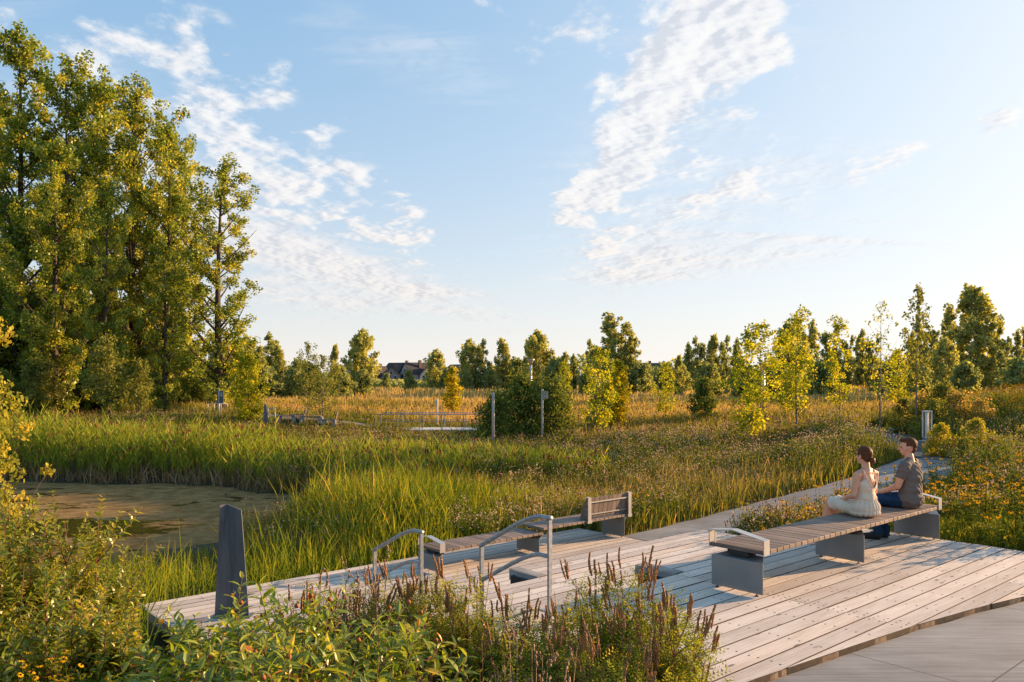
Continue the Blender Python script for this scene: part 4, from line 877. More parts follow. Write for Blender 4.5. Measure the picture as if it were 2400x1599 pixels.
# leafy weeds: bushy clumps of small leaves on stems
def weeds(name, x, y, Hc, rc, nl, ls, mats, label, vfn=None, heads_=None, cat='weeds'):
    z = height(x, y); n = len(x); A = Acc(); idx = np.repeat(np.arange(n), nl); m = n*nl; t = g.random(m)**.8
    a = g.uniform(0, 6.28, m); r = rc[idx]*np.sqrt(g.random(m))*(.45+.75*t); C = np.stack([x[idx]+np.cos(a)*r, y[idx]+np.sin(a)*r, z[idx]+Hc[idx]*t], 1)
    D = np.stack([np.cos(a)*.7, np.sin(a)*.7, g.uniform(-.2, 1.1, m)], 1)+g.normal(0, .3, (m, 3)); L = ls*g.uniform(.6, 1.4, m)*np.maximum(1, y[idx]/26)
    v, f = leaves_simple(C, D, rdir(m, g), L, L*.38); cv = rep(np.clip(.45+g.normal(0, .18, n), 0, 1), nl); A.add(v, [f], rep(np.clip(cv+g.normal(0, .14, m), 0, 1), 4))
    ns = 5; idx = np.repeat(np.arange(n), ns); P = np.stack([x[idx]+g.normal(0, .35, n*ns)*rc[idx], y[idx]+g.normal(0, .35, n*ns)*rc[idx], z[idx]], 1); H = Hc[idx]*g.uniform(.8, 1.2, n*ns)
    vs, q, tt, vv, h = blades(P, H, lod(P[:, 1], .006), g.uniform(.02, .3, n*ns), g.uniform(0, 6.28, n*ns), np.full(n*ns, .3), g); A.add(vs, [q, tt], vv, h)
    if heads_: heads_(A, P, H)
    return tag(link(name, A.mesh(name), mats), label, cat, kind='stuff')
x, y = sample(6800, 12.5, 40, -.25, .72, 1.35); k = free(x, y, .15) & (notcat(x, y) | ((to_uw(x, y)[1] > 13.5) & (g.random(len(x)) < .5)) | ((to_uw(x, y)[0] > 9) & (to_uw(x, y)[1] > 11.7))) & (x > -5) & (wob(x, y, .42, 6)+.35*wob(x, y, 1.7, 1) > -.25); x, y = x[k], y[k]
weeds('meadow_weeds', x, y, (.62+.22*wob(x, y, .5, 2)+g.normal(0, .08, len(x)))*low(x, y), np.full(len(x), .20), 26, .065, [T['weed'], T['fluff'], T['brown'], T['petal']], 'leafy weeds with pale seed fluff among the meadow grass',
      heads_=lambda A, P, H: (heads(A, P, H, .42, .015, 1, 1, .75, 3, .05), heads(A, P, H, .14, .012, 2, 2, .5, 3, .05), heads(A, P, H, .02, .018, 3, .5, .5, 1, .03)))
n = 900; x = g.uniform(-7, 13, n); y = g.uniform(15, 34, n); k = free(x, y, .3) & notcat(x, y) & (x > -.33*y) & (wob(x, y, .30, 8) > .0); x, y = x[k], y[k]
weeds('tall_weeds', x, y, .95+.25*wob(x, y, .4, 2), np.full(len(x), .34), 60, .075, [T['weed'], T['fluff'], T['brown']], 'tall bushy weeds with pale seed heads in the meadow', heads_=lambda A, P, H: (heads(A, P, H, .8, .016, 1, 1, .7, 4, .08), heads(A, P, H, .3, .015, 2, 2, .5, 3, .06)))
n = 130; x = g.uniform(-9.5, -2.5, n); y = g.uniform(23, 30, n); k = free(x, y, .3); x, y = x[k], y[k]
weeds('tan_grass_clumps', x, y, .9+.2*wob(x, y, .4, 2), np.full(len(x), .45), 60, .09, [T['dead'], T['fluff']], 'soft tan grass clumps right of the pond', cat='grass')
# weeds bordering reeds left
x, y = sample(1500, 30, 52, -.5, .05, 1.1); k = free(x, y); x, y = x[k], y[k]
weeds('bank_weeds', x, y, (.7+.2*wob(x, y, .5, 2))*low(x, y), np.full(len(x), .32), 26, .07, [T['weed'], T['fluff'], T['plume']], 'leafy weeds and grasses on the far bank of the pond', heads_=lambda A, P, H: (heads(A, P, H, .2, .014, 1, 1, .5, 2), heads(A, P, H, .12, .02, 2, 2)))
# middle meadow
meadow('middle_meadow', 30000, 34, 75, (-.72, .72), lambda x, y: .75+.22*wob(x, y, .22, 3), 'tan and green grasses of the middle meadow', lambda x, y: np.clip(.42+.40*wob(x*.5, y, .16, 1)+.22*wob(x, y*2, .4, 2), 0, 1), [T['meadow'], T['fluff'], T['brown']],
       W0=.02, per=4, rad=.3, extra=lambda A, P, H: (heads(A, P, H, .05, .02, 1, 1, .35, 1, .06), heads(A, P, H, .05, .02, 2, 2, .5, 1)))
meadow('far_meadow', 26000, 68, 230, (-.72, .72), lambda x, y: .85+.25*wob(x, y, .1, 3), 'far tan meadow below the tree line', lambda x, y: np.clip(.58+.34*wob(x*.35, y, .12, 1)+.15*wob(x, y, .4, 2), 0, 1), [T['far']], W0=.05, per=3, rad=.8)
# right-hand bed and bank
def bank(x, y): return (x > 4) & (y > 4)
x, y = sample(9000, 8, 36, .36, .80, 1.3); u, w = to_uw(x, y); k = free(x, y, .08) & ((u > 11.4)); x, y = x[k], y[k]
plant_grass('bed_grass', [T['cattail']], x, y, .36+.10*wob(x, y, .9)+.25*sm(y, 23, 28), .009, .42+.25*wob(x, y, .6, 2), (.08, .6), 4, 'green leaves filling the flower bed beside the bench', 'grass', .12)
n = 1500; x, y = sample(n, 9, 40, .38, .82, 1.3); u, w = to_uw(x, y); k = free(x, y, .2) & (u > 11.7) & (near_path(x, y) > .4); x, y = x[k], y[k]
weeds('bank_shrubbery', x, y, np.clip(.34+.12*wob(x, y, .5, 2)+.45*sm(y, 23, 28)-.2*sm(y, 17, 19)*(y < 23), .15, 1.2), np.full(len(x), .26), 34, .06, [T['weed'], T['fluff'], T['rod']], 'leafy ground cover of the bank on the right', heads_=lambda A, P, H: (heads(A, P, H, .06, .012, 1, 1, .6, 2), heads(A, P, H, .10*1, .014, 2, 1, .5, 3, .04)))
# orange flower field on top of the right bank
x, y = sample(2600, 24, 44, .50, .80, 1.01); k = free(x, y); x, y = x[k], y[k]; z = height(x, y)
k = (z > .35); x, y, z = x[k], y[k], z[k]; Pq = np.stack([x, y, z], 1); A = Acc()
vs, q, tt, vv, h = blades(Pq, np.full(len(x), .8), lod(y, .01), g.uniform(.02, .2, len(x)), g.uniform(0, 6.28, len(x)), np.full(len(x), .4), g); A.add(vs, [q, tt], vv, h)
heads(A, Pq, np.full(len(x), .85), .8, .034, 1, .45, .45, 2, .12); tag(link('bank_flowers', A.mesh('bank_flowers'), [T['weed'], T['petal']]), 'sheet of orange coneflowers on top of the right bank', 'flowers', kind='stuff')

# ------------------------------------------------------------------ black-eyed flowers: individual plants
M['centre'] = princ('dark_flower_centre', (.025, .012, .008), .8)
def flower_plant(seed, nst=5, H=.66, hr=.038):
    gg = np.random.default_rng(seed); rd = random.Random(seed); A = Acc(); st = MB(); hd = []
    for i in range(nst):
        a = rd.uniform(0, 6.28); h = H*rd.uniform(.65, 1.1); e = Vector((math.cos(a)*.16*rd.random()+0, math.sin(a)*.16*rd.random(), h))
        m = Vector((e.x*.4, e.y*.4, h*.5)); st.tube([(e.x*.1, e.y*.1, -.05), m, e], [.0035, .003, .0025], 4, .3)
        N = Vector((rd.uniform(-.8, .8), rd.uniform(-.8, .8), 1)).normalized(); X = N.orthogonal().normalized(); Y = N.cross(X); r = hr*rd.uniform(.75, 1.15); droop = rd.uniform(.05, .5); k = 10
        hb = MB()
        for j in range(k):
            b = 2*math.pi*j/k+rd.uniform(-.1, .1); d = X*math.cos(b)+Y*math.sin(b); s = N.cross(d)
            hb.add([e+d*r*.18, e+d*r*.6+s*r*.19-N*r*droop*.3, e+d*r-N*r*droop, e+d*r*.6-s*r*.19-N*r*droop*.3], [(0, 1, 2, 3)], rd.random(), 0)
        hb.ball(e+N*r*.14, (r*.27, r*.27, r*.24), 8, 5, .5, 1); hm_ = hb.mesh('flower_head'); hm_.materials.append(T['petal']); hm_.materials.append(M['centre']); hd.append(hm_)
    LB = []; n = 46; idx = gg.integers(0, nst, n)
    B = np.stack([gg.normal(0, .06, n), gg.normal(0, .06, n), gg.uniform(.02, H*.72, n)], 1); a = gg.uniform(0, 6.28, n)
    D = np.stack([np.cos(a), np.sin(a), gg.uniform(.2, 1, n)], 1); L = gg.uniform(.06, .12, n); v, t, q = leaves_fine(B, D, np.tile([0, 0, 1.0], (n, 1))+gg.normal(0, .3, (n, 3)), L, L*.3)
    A.add(v, [t, q], rep(np.clip(.4+gg.normal(0, .2, n), 0, 1), 8)); leaf = A.mesh('leaves'); leaf.materials.append(T['weed'])
    stm = st.mesh('stems'); stm.materials.append(T['weed']); return [('stems', stm), ('leaves', leaf)]+[('flower_head', m_) for m_ in hd]
FP = [flower_plant(70+i, [5, 7, 4, 6][i]) for i in range(4)]
def put_flower(x, y, s, label, group, z=None):
    o = empty('coneflower_plant', (x, y, (hz1((x, y)) if z is None else z)), random.uniform(0, 6.28), label, 'flowers', group); o.scale = (s, s, s)
    for nm, me in random.choice(FP): link(nm, me, None, o)
gg = np.random.default_rng(17); cnt = 0
for i in range(900):   # bed between the back path and the bench
    u, w = gg.uniform(11.7, 19.5), gg.uniform(5.4, 8.35); x, y = uwxy(u, w)
    if cnt < 70 and wob(np.array(x), np.array(y), 1.6, 2) > -.35 and near_path(np.array([x]), np.array([y]))[0] > .1 and x < .47*y:
        put_flower(x, y, gg.uniform(.9, 1.3), 'black-eyed yellow flowers in the strip between the back path and the bench', 'yellow flowers beside the back path'); cnt += 1
cnt = 0
for i in range(2500):
    y = gg.uniform(9.5, 19); x = y*gg.uniform(.47, .70); u, w = to_uw(x, y)
    if cnt < 170 and u > 11.7 and near_path(np.array([x]), np.array([y]))[0] > .3 and wob(np.array(x), np.array(y), 1.1, 3) > -.25:
        put_flower(x, y, gg.uniform(1.0, 1.4), 'black-eyed yellow flowers in the big bed on the right of the deck', 'yellow flowers of the right-hand bed'); cnt += 1
for (px, py, Z) in [(1305, 1215, 17), (1300, 1200, 17.5), (1512, 1185, 17.6), (1545, 1170, 18.5), (1490, 1195, 17.0), (1530, 1205, 16.6), (1552, 1215, 17), (1500, 1215, 16.4), (1650, 1165, 19), (1620, 1180, 18.5), (1850, 1115, 23), (1840, 1130, 22), (1785, 1150, 20.6)]:
    x = (px-1200)/1880*Z; put_flower(x, Z, 1.15, 'black-eyed yellow flowers in the meadow beyond the lower deck', 'yellow flowers beyond the lower deck')
# goldenrod shrubs on the right
lib('golden', h=1.3, prof=pw(.62, .0, .55), t0=.1, nl=50, up=1.0, nleaf=7500, ls=.055, lm=G['willow'], cl=.16, seed=81, trunk_r=.015, bm=M['twig'], tw=6)
lib('brownbush', h=1.2, prof=pw(.6, .0, .55), t0=.1, nl=46, up=1.0, nleaf=6500, ls=.05, lm=G['olive'], cl=.16, seed=82, trunk_r=.012, bm=M['twig'], tw=6)
for i, (px, yt, Z, key, lb) in enumerate([(2205, 998, 24, 'golden', 'yellow-green shrub beside the bollard light'), (2290, 988, 23.5, 'golden', 'larger yellow-green shrub right of the one by the bollard'), (2345, 1040, 21, 'brownbush', 'rust-brown low shrub on the gravel path edge'), (2260, 1030, 22.5, 'brownbush', 'small brownish shrub between the yellow-green ones'), (2400, 1005, 22, 'golden', 'yellow-green shrub cut by the right edge'), (2420, 940, 28, 'golden', 'pale shrub high on the right bank')]):
    px_tree('low_shrub', key, px, yt, 0, 1.3 if key == 'golden' else 1.2, Z, lb, 'shrub', None)
lib('pinkgrass', h=1.1, prof=pw(.5, .0, .6), t0=.1, nl=40, up=2.0, nleaf=3000, ls=.06, lm=T['meadow'], cl=.2, seed=83, trunk_r=.01, bm=M['twig'], tw=5)
for i, (px, yt, Z) in enumerate([(2160, 930, 32), (2210, 915, 31), (2250, 925, 30), (2120, 945, 33), (2300, 940, 29), (2190, 950, 28.5)]):
    px_tree('fluffy_weed_clump', 'brownbush' if i % 2 else 'pinkgrass', px, yt, 0, 1.1, Z, 'tall fluffy pinkish weed clump on the slope of the right bank', 'weeds', 'pinkish weed clumps on the right bank')
#@@FG
# ================================================================== foreground shrubs
def shoot_shrub(name, bx, by, rx, ry, H, ns, leafm, stemm, label, group=None, L=.06, wr=.5, pairs=9, low=.35, seed=1, droop=.3, compound=0, spikes=0, ball=0, dome=.35, lean=(0, 0), zb=None, r0=.006, cat='shrub', vbase=.45, spikemesh=None, side=2, lsplay=.75):
    g = np.random.default_rng(seed); rd = random.Random(seed); z0 = hz1((bx, by)) if zb is None else zb
    o = empty(name, (bx, by, z0), 0, label, cat, group); mb = MB(); B = []; D = []; LL = []; V = []; tips = []
    for i in range(ns):
        a = i*2.39996+rd.uniform(-.3, .3); q = math.sqrt((i+.5)/ns)*rd.uniform(.85, 1.1); h = H*(1-dome*q*q)*rd.uniform(.78, 1.04)
        tip = Vector((math.cos(a)*rx*q+lean[0], math.sin(a)*ry*q+lean[1], h)); base_ = Vector((tip.x*.18, tip.y*.18, -.1)); mid = Vector((tip.x*.62+rd.uniform(-.04, .04), tip.y*.62+rd.uniform(-.04, .04), h*.55))
        P = [base_*(1-t)**2+mid*2*t*(1-t)+tip*t*t for t in [k/7 for k in range(8)]]
        mb.tube(P, [r0*(1-.75*k/7) for k in range(8)], 5, rd.random()); tips.append((tip, (P[-1]-P[-3]).normalized(), rd.random()))
        # side shoots
        shoots = [(P, low)]
        for s in range(side):
            t = rd.uniform(.35, .97); k = int(t*7); c = P[k]; d = Vector((rd.uniform(-1, 1), rd.uniform(-1, 1), rd.uniform(.6, 1.6))).normalized()*H*rd.uniform(.12, .22)
            Q = [c, c+d*.5+Vector((0, 0, -.01)), c+d]; mb.tube(Q, [r0*.5, r0*.35, r0*.2], 4, rd.random()); shoots.append((Q, .1)); tips.append((Q[-1], d.normalized(), rd.random()))
        cv = rd.random()
        for (Q, lo) in shoots:
            m = pairs if Q is P else max(3, pairs//2); nq = len(Q)-1; ph = rd.uniform(0, 3)
            for j in range(m):
                t = lo+(1-lo)*(j+.6)/m
                if spikes and t > .84: continue
                k = min(int(t*nq), nq-1); c = Q[k].lerp(Q[k+1], t*nq-k); ax = (Q[k+1]-Q[k]).normalized(); X = ax.orthogonal().normalized(); Y = ax.cross(X); an = ph+j*math.pi/2
                for sg in (1, -1):
                    d = (X*math.cos(an)+Y*math.sin(an))*sg*lsplay+ax*rd.uniform(.45, .8)
                    B.append(c); D.append(d); LL.append(L*rd.uniform(.65, 1.2)*(1-.45*(j/m)**3)); V.append(vbase+(cv-.5)*.35+(.12 if j > m*.7 else 0)+rd.gauss(0, .12))
    B = np.array([tuple(b) for b in B]); D = unit(np.array([tuple(d) for d in D])); LL = np.array(LL); V = np.clip(np.array(V), 0, 1); n = len(B)
    A = Acc()
    if compound:
        k = compound; tt = np.tile(np.linspace(.12, .98, k), n); idx = np.repeat(np.arange(n), k); up = np.tile([[0, 0, 1.0]], (n, 1))+g.normal(0, .35, (n, 3)); Sd = unit(np.cross(D, up)); Nn = unit(np.cross(Sd, D))
        C = B[idx]+D[idx]*(LL[idx]*tt)[:, None]-Nn[idx]*(LL[idx]*droop*tt*tt)[:, None]; s = np.where(np.arange(n*k) % 2 == 0, 1.0, -1.0)[:, None]
        Dl = unit(Sd[idx]*s+D[idx]*.35+g.normal(0, .12, (n*k, 3))); l = LL[idx]*wr*(1-.35*tt)*g.uniform(.85, 1.15, n*k)
        v, f = leaves_simple(C+Dl*(l*.5)[:, None], Dl, Nn[idx]+g.normal(0, .25, (n*k, 3)), l, l*.42); A.add(v, [f], rep(np.clip(V[idx]+g.normal(0, .08, n*k), 0, 1), 4))
        rs = np.stack([B, B+Sd*.0012, B+D*LL[:, None]-Nn*(LL*droop)[:, None]], 1).reshape(-1, 3); A.add(rs, [np.arange(n*3).reshape(-1, 3)], rep(V, 3))
    else:
        v, t, q = leaves_fine(B, D, np.tile([[0, 0, 1.0]], (n, 1))+g.normal(0, .30, (n, 3)), LL, LL*wr, .16, droop); A.add(v, [t, q], rep(V, 8))
    me = mb.mesh('branches'); link('branches', me, stemm, o); link('foliage', A.mesh('foliage'), leafm, o)
    if spikes:
        nb = 0
        for tip, d, r in tips:
            if r > spikes: continue
            for k in range(rd.choice([1, 2, 2, 3, 4])):
                if nb >= 99: break
                sp = link('seed_spike', rd.choice(SPK), None, o); nb += 1
                dd = (d*.5+Vector((rd.uniform(-.28, .28), rd.uniform(-.28, .28), 1.2))).normalized(); sp.location = tip+Vector((rd.uniform(-.02, .02), rd.uniform(-.02, .02), -.035)); sp.rotation_euler = dd.to_track_quat('Z', 'Y').to_euler(); s = rd.uniform(.65, 1.15); sp.scale = (s, s, s*rd.uniform(.85, 1.2))
    if ball:
        for tip, d, r in tips:
            if r < ball: l = link('seed_ball', BALL, None, o); l.location = tip+d*.02
    return o
def spike_mesh(seed, L=.135):
    g = random.Random(seed); mb = MB(); bend = g.uniform(-.012, .012); n = 9
    pts = [(bend*math.sin(3*i/n), 0, L*i/n) for i in range(n+1)]; mb.tube(pts, [.0022]+[.0055*(1-.55*(i/n)**2) for i in range(1, n+1)], 6)
    for i in range(90):
        t = g.uniform(.16, 1); a = g.uniform(0, 6.28); r = .0062*(1-.5*t*t); c = Vector((bend*math.sin(3*t)+r*math.cos(a), r*math.sin(a), L*t)); s = g.uniform(.0024, .0038)
        mb.ball(c, (s, s, s*1.5), 4, 3)
    me = mb.mesh('seed_spike'); me.materials.append(M['spike']); return me
SPK = [spike_mesh(i, [.12, .15, .135, .10][i]) for i in range(4)]
mb = MB(); mb.ball((0, 0, 0), .012, 10, 7); BALL = mb.mesh('seed_ball'); BALL.materials.append(princ('rusty_seed_ball', lambda t: t.ramp(t.noise(ocoord(t), 120, 2), [(.4, (.22, .05, .015)), (.6, (.34, .13, .03))]), .8, bump=lambda t: (t.noise(ocoord(t), 160, 2), 1, .003)))
def pxy(px, Z): return (px-1200)/1880*Z, Z
def ztop(py, Z): return CAMH-(py-886)/1880*Z
def shr(px, Z, pytop, **k):
    x, y = pxy(px, Z); z = hz1((x, y)); H = ztop(pytop, Z)-z; return shoot_shrub(bx=x, by=y, H=H, zb=z, **k)
RG = 'brown-spiked shrubs in front of the deck'
AM = dict(name='spiked_shrub', leafm=G['feather'], stemm=M['redstem'], L=.13, wr=.21, compound=13, pairs=16, low=.15, spikes=.95, dome=.22, r0=.006, droop=.35, vbase=.45, side=6)
for i, (px, Z, py, rx, ns, lb) in enumerate([
    (1480, 4.7, 1335, .40, 22, 'brown-spiked shrub standing tall right of the nearer handrail'), (1370, 4.9, 1345, .34, 18, 'brown-spiked shrub just right of the post of the nearer handrail'), (1570, 4.35, 1430, .30, 16, 'brown-spiked shrub at the right end of the row, low over the deck boards'),
    (1215, 4.9, 1420, .40, 20, 'brown-spiked shrub under the middle of the nearer handrail'), (1085, 5.1, 1345, .42, 22, 'brown-spiked shrub left of the nearer handrail'), (960, 5.2, 1350, .40, 22, 'brown-spiked shrub round the foot of the far handrail post'),
    (850, 5.3, 1345, .40, 22, 'brown-spiked shrub left of the far handrail'), (735, 5.4, 1370, .38, 20, 'brown-spiked shrub at the left end of the row'), (1290, 4.3, 1470, .36, 14, 'lower brown-spiked shrub at the bottom centre'), (1440, 4.1, 1480, .36, 14, 'lower brown-spiked shrub at the bottom right of the row')]):
    shr(px, Z, py, rx=rx, ry=.38, ns=int(ns*1.6), label=lb, group=RG, seed=200+i, **AM)
# dry tan stalks
def dry_stalks(px, Z, py, n, r, seed, label, k=5):
    rd = random.Random(seed); x, y = pxy(px, Z); z = hz1((x, y)); H = ztop(py, Z)-z; o = empty('dry_stalks', (x, y, z), 0, label, 'weeds', 'dry tan stalks in front of the deck'); mb = MB()
    for i in range(n):
        a = rd.uniform(0, 6.28); q = r*math.sqrt(rd.random()); h = H*rd.uniform(.7, 1.0); tip = Vector((math.cos(a)*q, math.sin(a)*q, h)); b = Vector((tip.x*.3, tip.y*.3, -.05)); m = b.lerp(tip, .5)+Vector((rd.uniform(-.04, .04), rd.uniform(-.04, .04), 0))
        P = [b, b.lerp(m, .5), m, m.lerp(tip, .5), tip]; mb.tube(P, [.004, .0035, .003, .0022, .0012], 4)
        for s in range(k):
            t = rd.uniform(.55, .98); c = m.lerp(tip, (t-.5)*2) if t > .5 else b; d = Vector((rd.uniform(-1, 1), rd.uniform(-1, 1), rd.uniform(1, 2.5))).normalized()*rd.uniform(.05, .13); e = c+d
            mb.tube([c, e], [.0016, .001], 3)
            for q2 in range(7):
                f = c.lerp(e, rd.uniform(.3, 1.05)); s_ = rd.uniform(.0035, .007); mb.ball(f+Vector((rd.uniform(-.006, .006), rd.uniform(-.006, .006), 0)), (s_, s_, s_*1.4), 4, 3)
    me = mb.mesh('stalks'); link('stalks', me, M['drystalk'], o)
M['drystalk'] = princ('dry_tan_stalks', lambda t: t.ramp(t.noise(ocoord(t), 60, 2), [(.35, (.16, .085, .045)), (.65, (.42, .28, .17))]), .9)
dry_stalks(870, 5.2, 1262, 11, .22, 5, 'tall tan dry stalks rising beside the far handrail'); dry_stalks(815, 5.2, 1300, 10, .25, 6, 'tan dry stalks left of the tallest ones')
dry_stalks(1215, 3.9, 1470, 12, .22, 7, 'dry brownish stalks at the bottom centre'); dry_stalks(1270, 3.7, 1490, 11, .2, 8, 'dry brownish stalks right of the bottom-centre ones'); dry_stalks(1040, 4.1, 1500, 7, .2, 9, 'sparse dry stalks beside the big dark leaves')
# feathery green weeds between
FW = dict(name='feathery_weed', leafm=G['feather'], stemm=M['redstem'], L=.055, wr=.16, pairs=22, low=.15, dome=.3, r0=.004, droop=.25, vbase=.62, side=3, cat='weeds')
for i, (px, Z, py, rx, lb) in enumerate([(1115, 3.9, 1500, .16, 'light green feathery weed at the bottom centre left'), (1165, 3.7, 1520, .15, 'light green feathery weed at the bottom centre'), (700, 8.4, 1275, .28, 'bright feathery weed behind the dark marker panel'), (640, 8.6, 1300, .22, 'small feathery weed right behind the marker panel')]):
    if Z > 6: continue
    shr(px, Z, py, rx=rx, ry=.15, ns=12, label=lb, seed=230+i, **FW)
# glossy broad-leaved shrubs
BB = dict(name='broad_leaved_shrub', leafm=G['button'], stemm=M['redstem'], L=.098, wr=.38, pairs=15, low=.2, dome=.16, r0=.006, droop=.22, ball=.08, vbase=.55, side=7, lsplay=.85)
BG = 'glossy broad-leaved shrubs in the foreground'
for i, (px, Z, py, rx, ns, lb) in enumerate([(560, 4.3, 1412, .42, 26, 'glossy broad-leaved shrub below the dark marker panel'), (690, 3.9, 1425, .36, 22, 'glossy broad-leaved shrub right of the marker panel'), (430, 4.1, 1485, .38, 24, 'glossy broad-leaved shrub left of the marker panel'),
    (320, 4.2, 1540, .36, 22, 'darker broad-leaved shrub towards the lower left'), (520, 3.5, 1490, .36, 20, 'broad-leaved shrub at the bottom edge'), (660, 3.3, 1500, .30, 18, 'broad-leaved shrub at the bottom edge with upright red shoots'), (900, 4.0, 1425, .38, 26, 'dark large-leaved shrub with rusty seed balls left of centre'), (800, 3.6, 1500, .32, 22, 'dark large-leaved shrub between the glossy and the spiked shrubs'), (380, 3.5, 1580, .35, 18, 'broad-leaved shrub in the bottom left shade')]):
    shr(px, Z, py, rx=rx, ry=.40, ns=int(ns*1.6), label=lb, group=BG, seed=250+i, **BB)
# small-leaved upright shrubs at the left
SV = dict(name='small_leaved_shrub', leafm=G['service'], stemm=M['redstem'], L=.055, wr=.58, pairs=32, low=.12, dome=.24, r0=.007, droop=.3, vbase=.56, side=13)
SG = 'upright small-leaved shrubs at the left edge'
for i, (px, Z, py, rx, ns, lb) in enumerate([(40, 4.9, 1120, .34, 15, 'tallest upright small-leaved shrub in the left corner'), (185, 5.0, 1195, .32, 14, 'small-leaved shrub with arching tips, second from the left'), (-60, 4.4, 1200, .35, 14, 'small-leaved shrub cut by the left edge'), (270, 5.2, 1350, .2, 7, 'slender small-leaved shrub reaching towards the deck corner'), (130, 4.2, 1340, .36, 15, 'lower bushy small-leaved shrub in the left corner'), (235, 4.4, 1430, .30, 13, 'low small-leaved shrub below the arching ones')]):
    shr(px, Z, py, rx=rx, ry=.40, ns=int(ns*1.25), label=lb, group=SG, seed=270+i, **SV)
# low filler in the shade and small yellow flowers bottom left
n = 2600; x = g.uniform(-4.6, 1.0, n); y = g.uniform(2.6, 7.4, n); u, w = to_uw(x, y); k = (u < 3.1) & (x > -.75*y-.5) & (x < .16*y+.1); x, y = x[k], y[k]
A = Acc(); P = np.stack([x, y, height(x, y)], 1); P = np.repeat(P, 6, 0)+g.normal(0, .05, (len(x)*6, 3))*[1, 1, 0]; m = len(P)
vs, q, tt, vv, h = blades(P, g.uniform(.35, .95, m), np.full(m, .010)*g.uniform(.6, 1.5, m), g.uniform(.05, .6, m), g.uniform(0, 6.28, m), np.clip(g.normal(.4, .2, m), 0, 1), g); A.add(vs, [q, tt], vv, h)
C = P[::2]+np.stack([g.normal(0, .05, len(P[::2])), g.normal(0, .05, len(P[::2])), g.uniform(.1, .8, len(P[::2]))], 1); v, t, q = leaves_fine(C, rdir(len(C), g), rdir(len(C), g)+[0, 0, .8], g.uniform(.03, .07, len(C)), g.uniform(.012, .03, len(C))); A.add(v, [t, q], rep(np.clip(g.normal(.4, .2, len(C)), 0, 1), 8))
tag(link('undergrowth', A.mesh('undergrowth'), T['weed']), 'green undergrowth filling the gaps between the foreground shrubs', 'undergrowth', kind='stuff')
gg = np.random.default_rng(3)
for i in range(6):
    px = gg.uniform(60, 240); Z = gg.uniform(3.7, 4.1); x, y = pxy(px, Z); put_flower(x, y, .6, 'small yellow flowers low in the bottom left corner', 'yellow flowers in the bottom left corner', ztop(gg.uniform(1530, 1590), Z)-.36)
# sprawling weed over the deck corner
shr(1665, 4.35, 1500, name='sprawling_weed', rx=.24, ry=.2, ns=9, leafm=T['cattail'], stemm=M['redstem'], label='thin sprawling weed lying over the front corner of the deck', L=.075, wr=.13, pairs=9, low=.35, seed=290, dome=.5, r0=.003, droop=.5, side=2, cat='weeds', lean=(.05, .05))
shr(1600, 4.0, 1530, name='sprawling_weed', rx=.22, ry=.2, ns=10, leafm=G['feather'], stemm=M['redstem'], label='bushy small weed at the bottom edge beside the deck corner', L=.06, wr=.2, pairs=10, low=.3, seed=291, dome=.5, r0=.003, droop=.5, side=2, cat='weeds')

# ================================================================== mid-distance furniture and footbridge
def bxy(px, Z): return (px-1200)/1880*Z
def post_thing(name, px, Z, ytop, r, mat, label, cat, group=None, base=None):
    x = bxy(px, Z); z = hz1((x, Z)); zt = ztop(ytop, Z); o = empty(name, (x, Z, z), 0, label, cat, group); mb = MB(); mb.tube([(0, 0, -.2), (0, 0, zt-z)], r, 10); mb.build('pole', mat, o); return o, zt-z
M['white'] = princ('weathered_white_paint', lambda t: t.ramp(t.noise(ocoord(t), 6, 4), [(.3, (.50, .48, .45)), (.7, (.66, .64, .61))]), .6)
M['palewood'] = princ('pale_weathered_wood', lambda t: t.ramp(t.noise(t.mapv(ocoord(t), (20, 20, 2)), 3, 4), [(.3, (.28, .24, .20)), (.7, (.45, .40, .35))]), .8)
post_thing('wooden_pole', 1156, 34, 920, .065, M['palewood'], 'plain pale wooden pole in front of the dark shrubs', 'pole')
o, h = post_thing('nest_box_pole', 1271, 35, 912, .05, M['palewood'], 'pale pole carrying a small wooden nesting box', 'nesting box')
mb = MB(); mb.box(.04, .24, -.11, .11, h-.42, h-.10, bev=.01); nb = mb.build('nest_box', M['palewood'], o); mb = MB(); mb.add([(.0, -.14, h-.06), (.0, .14, h-.06), (.28, .14, h-.12), (.28, -.14, h-.12), (.0, -.14, h-.08), (.0, .14, h-.08), (.28, .14, h-.14), (.28, -.14, h-.14)], [(0, 1, 2, 3), (7, 6, 5, 4), (0, 4, 5, 1), (1, 5, 6, 2), (2, 6, 7, 3), (3, 7, 4, 0)]); mb.build('roof', M['palewood'], nb)
mb = MB(); mb.tube([(.14, -.112, h-.24), (.14, -.118, h-.24)], .022, 10); mb.build('entrance_hole', M['black'], nb)
def street_lamp(px, Z, ytop, label):
    o, h = post_thing('street_lamp', px, Z, ytop, .10, M['armsteel'], label, 'street lamp')
    mb = MB(); mb.tube([(0, 0, h-.55), (0, 0, h-.25), (0, 0, h-.05), (0, 0, h)], [.08, .15, .30, .30], 14); mb.build('lamp_head', M['armsteel'], o)
    mb = MB(); mb.tube([(0, 0, 0), (0, 0, .5)], .12, 10); mb.build('base_sleeve', M['galv'], o)
street_lamp(1244, 62, 842, 'tall galvanised street lamp rising behind the dark shrubs'); street_lamp(1789, 48, 850, 'grey street lamp half hidden behind the brightest young tree')
o, h = post_thing('sign_post', 1025, 49, 935, .05, M['white'], 'short white post with a small box in the middle meadow', 'post'); mb = MB(); mb.box(-.14, .04, -.1, .1, h-.30, h-.08, bev=.01); mb.build('sign_box', M['white'], o)
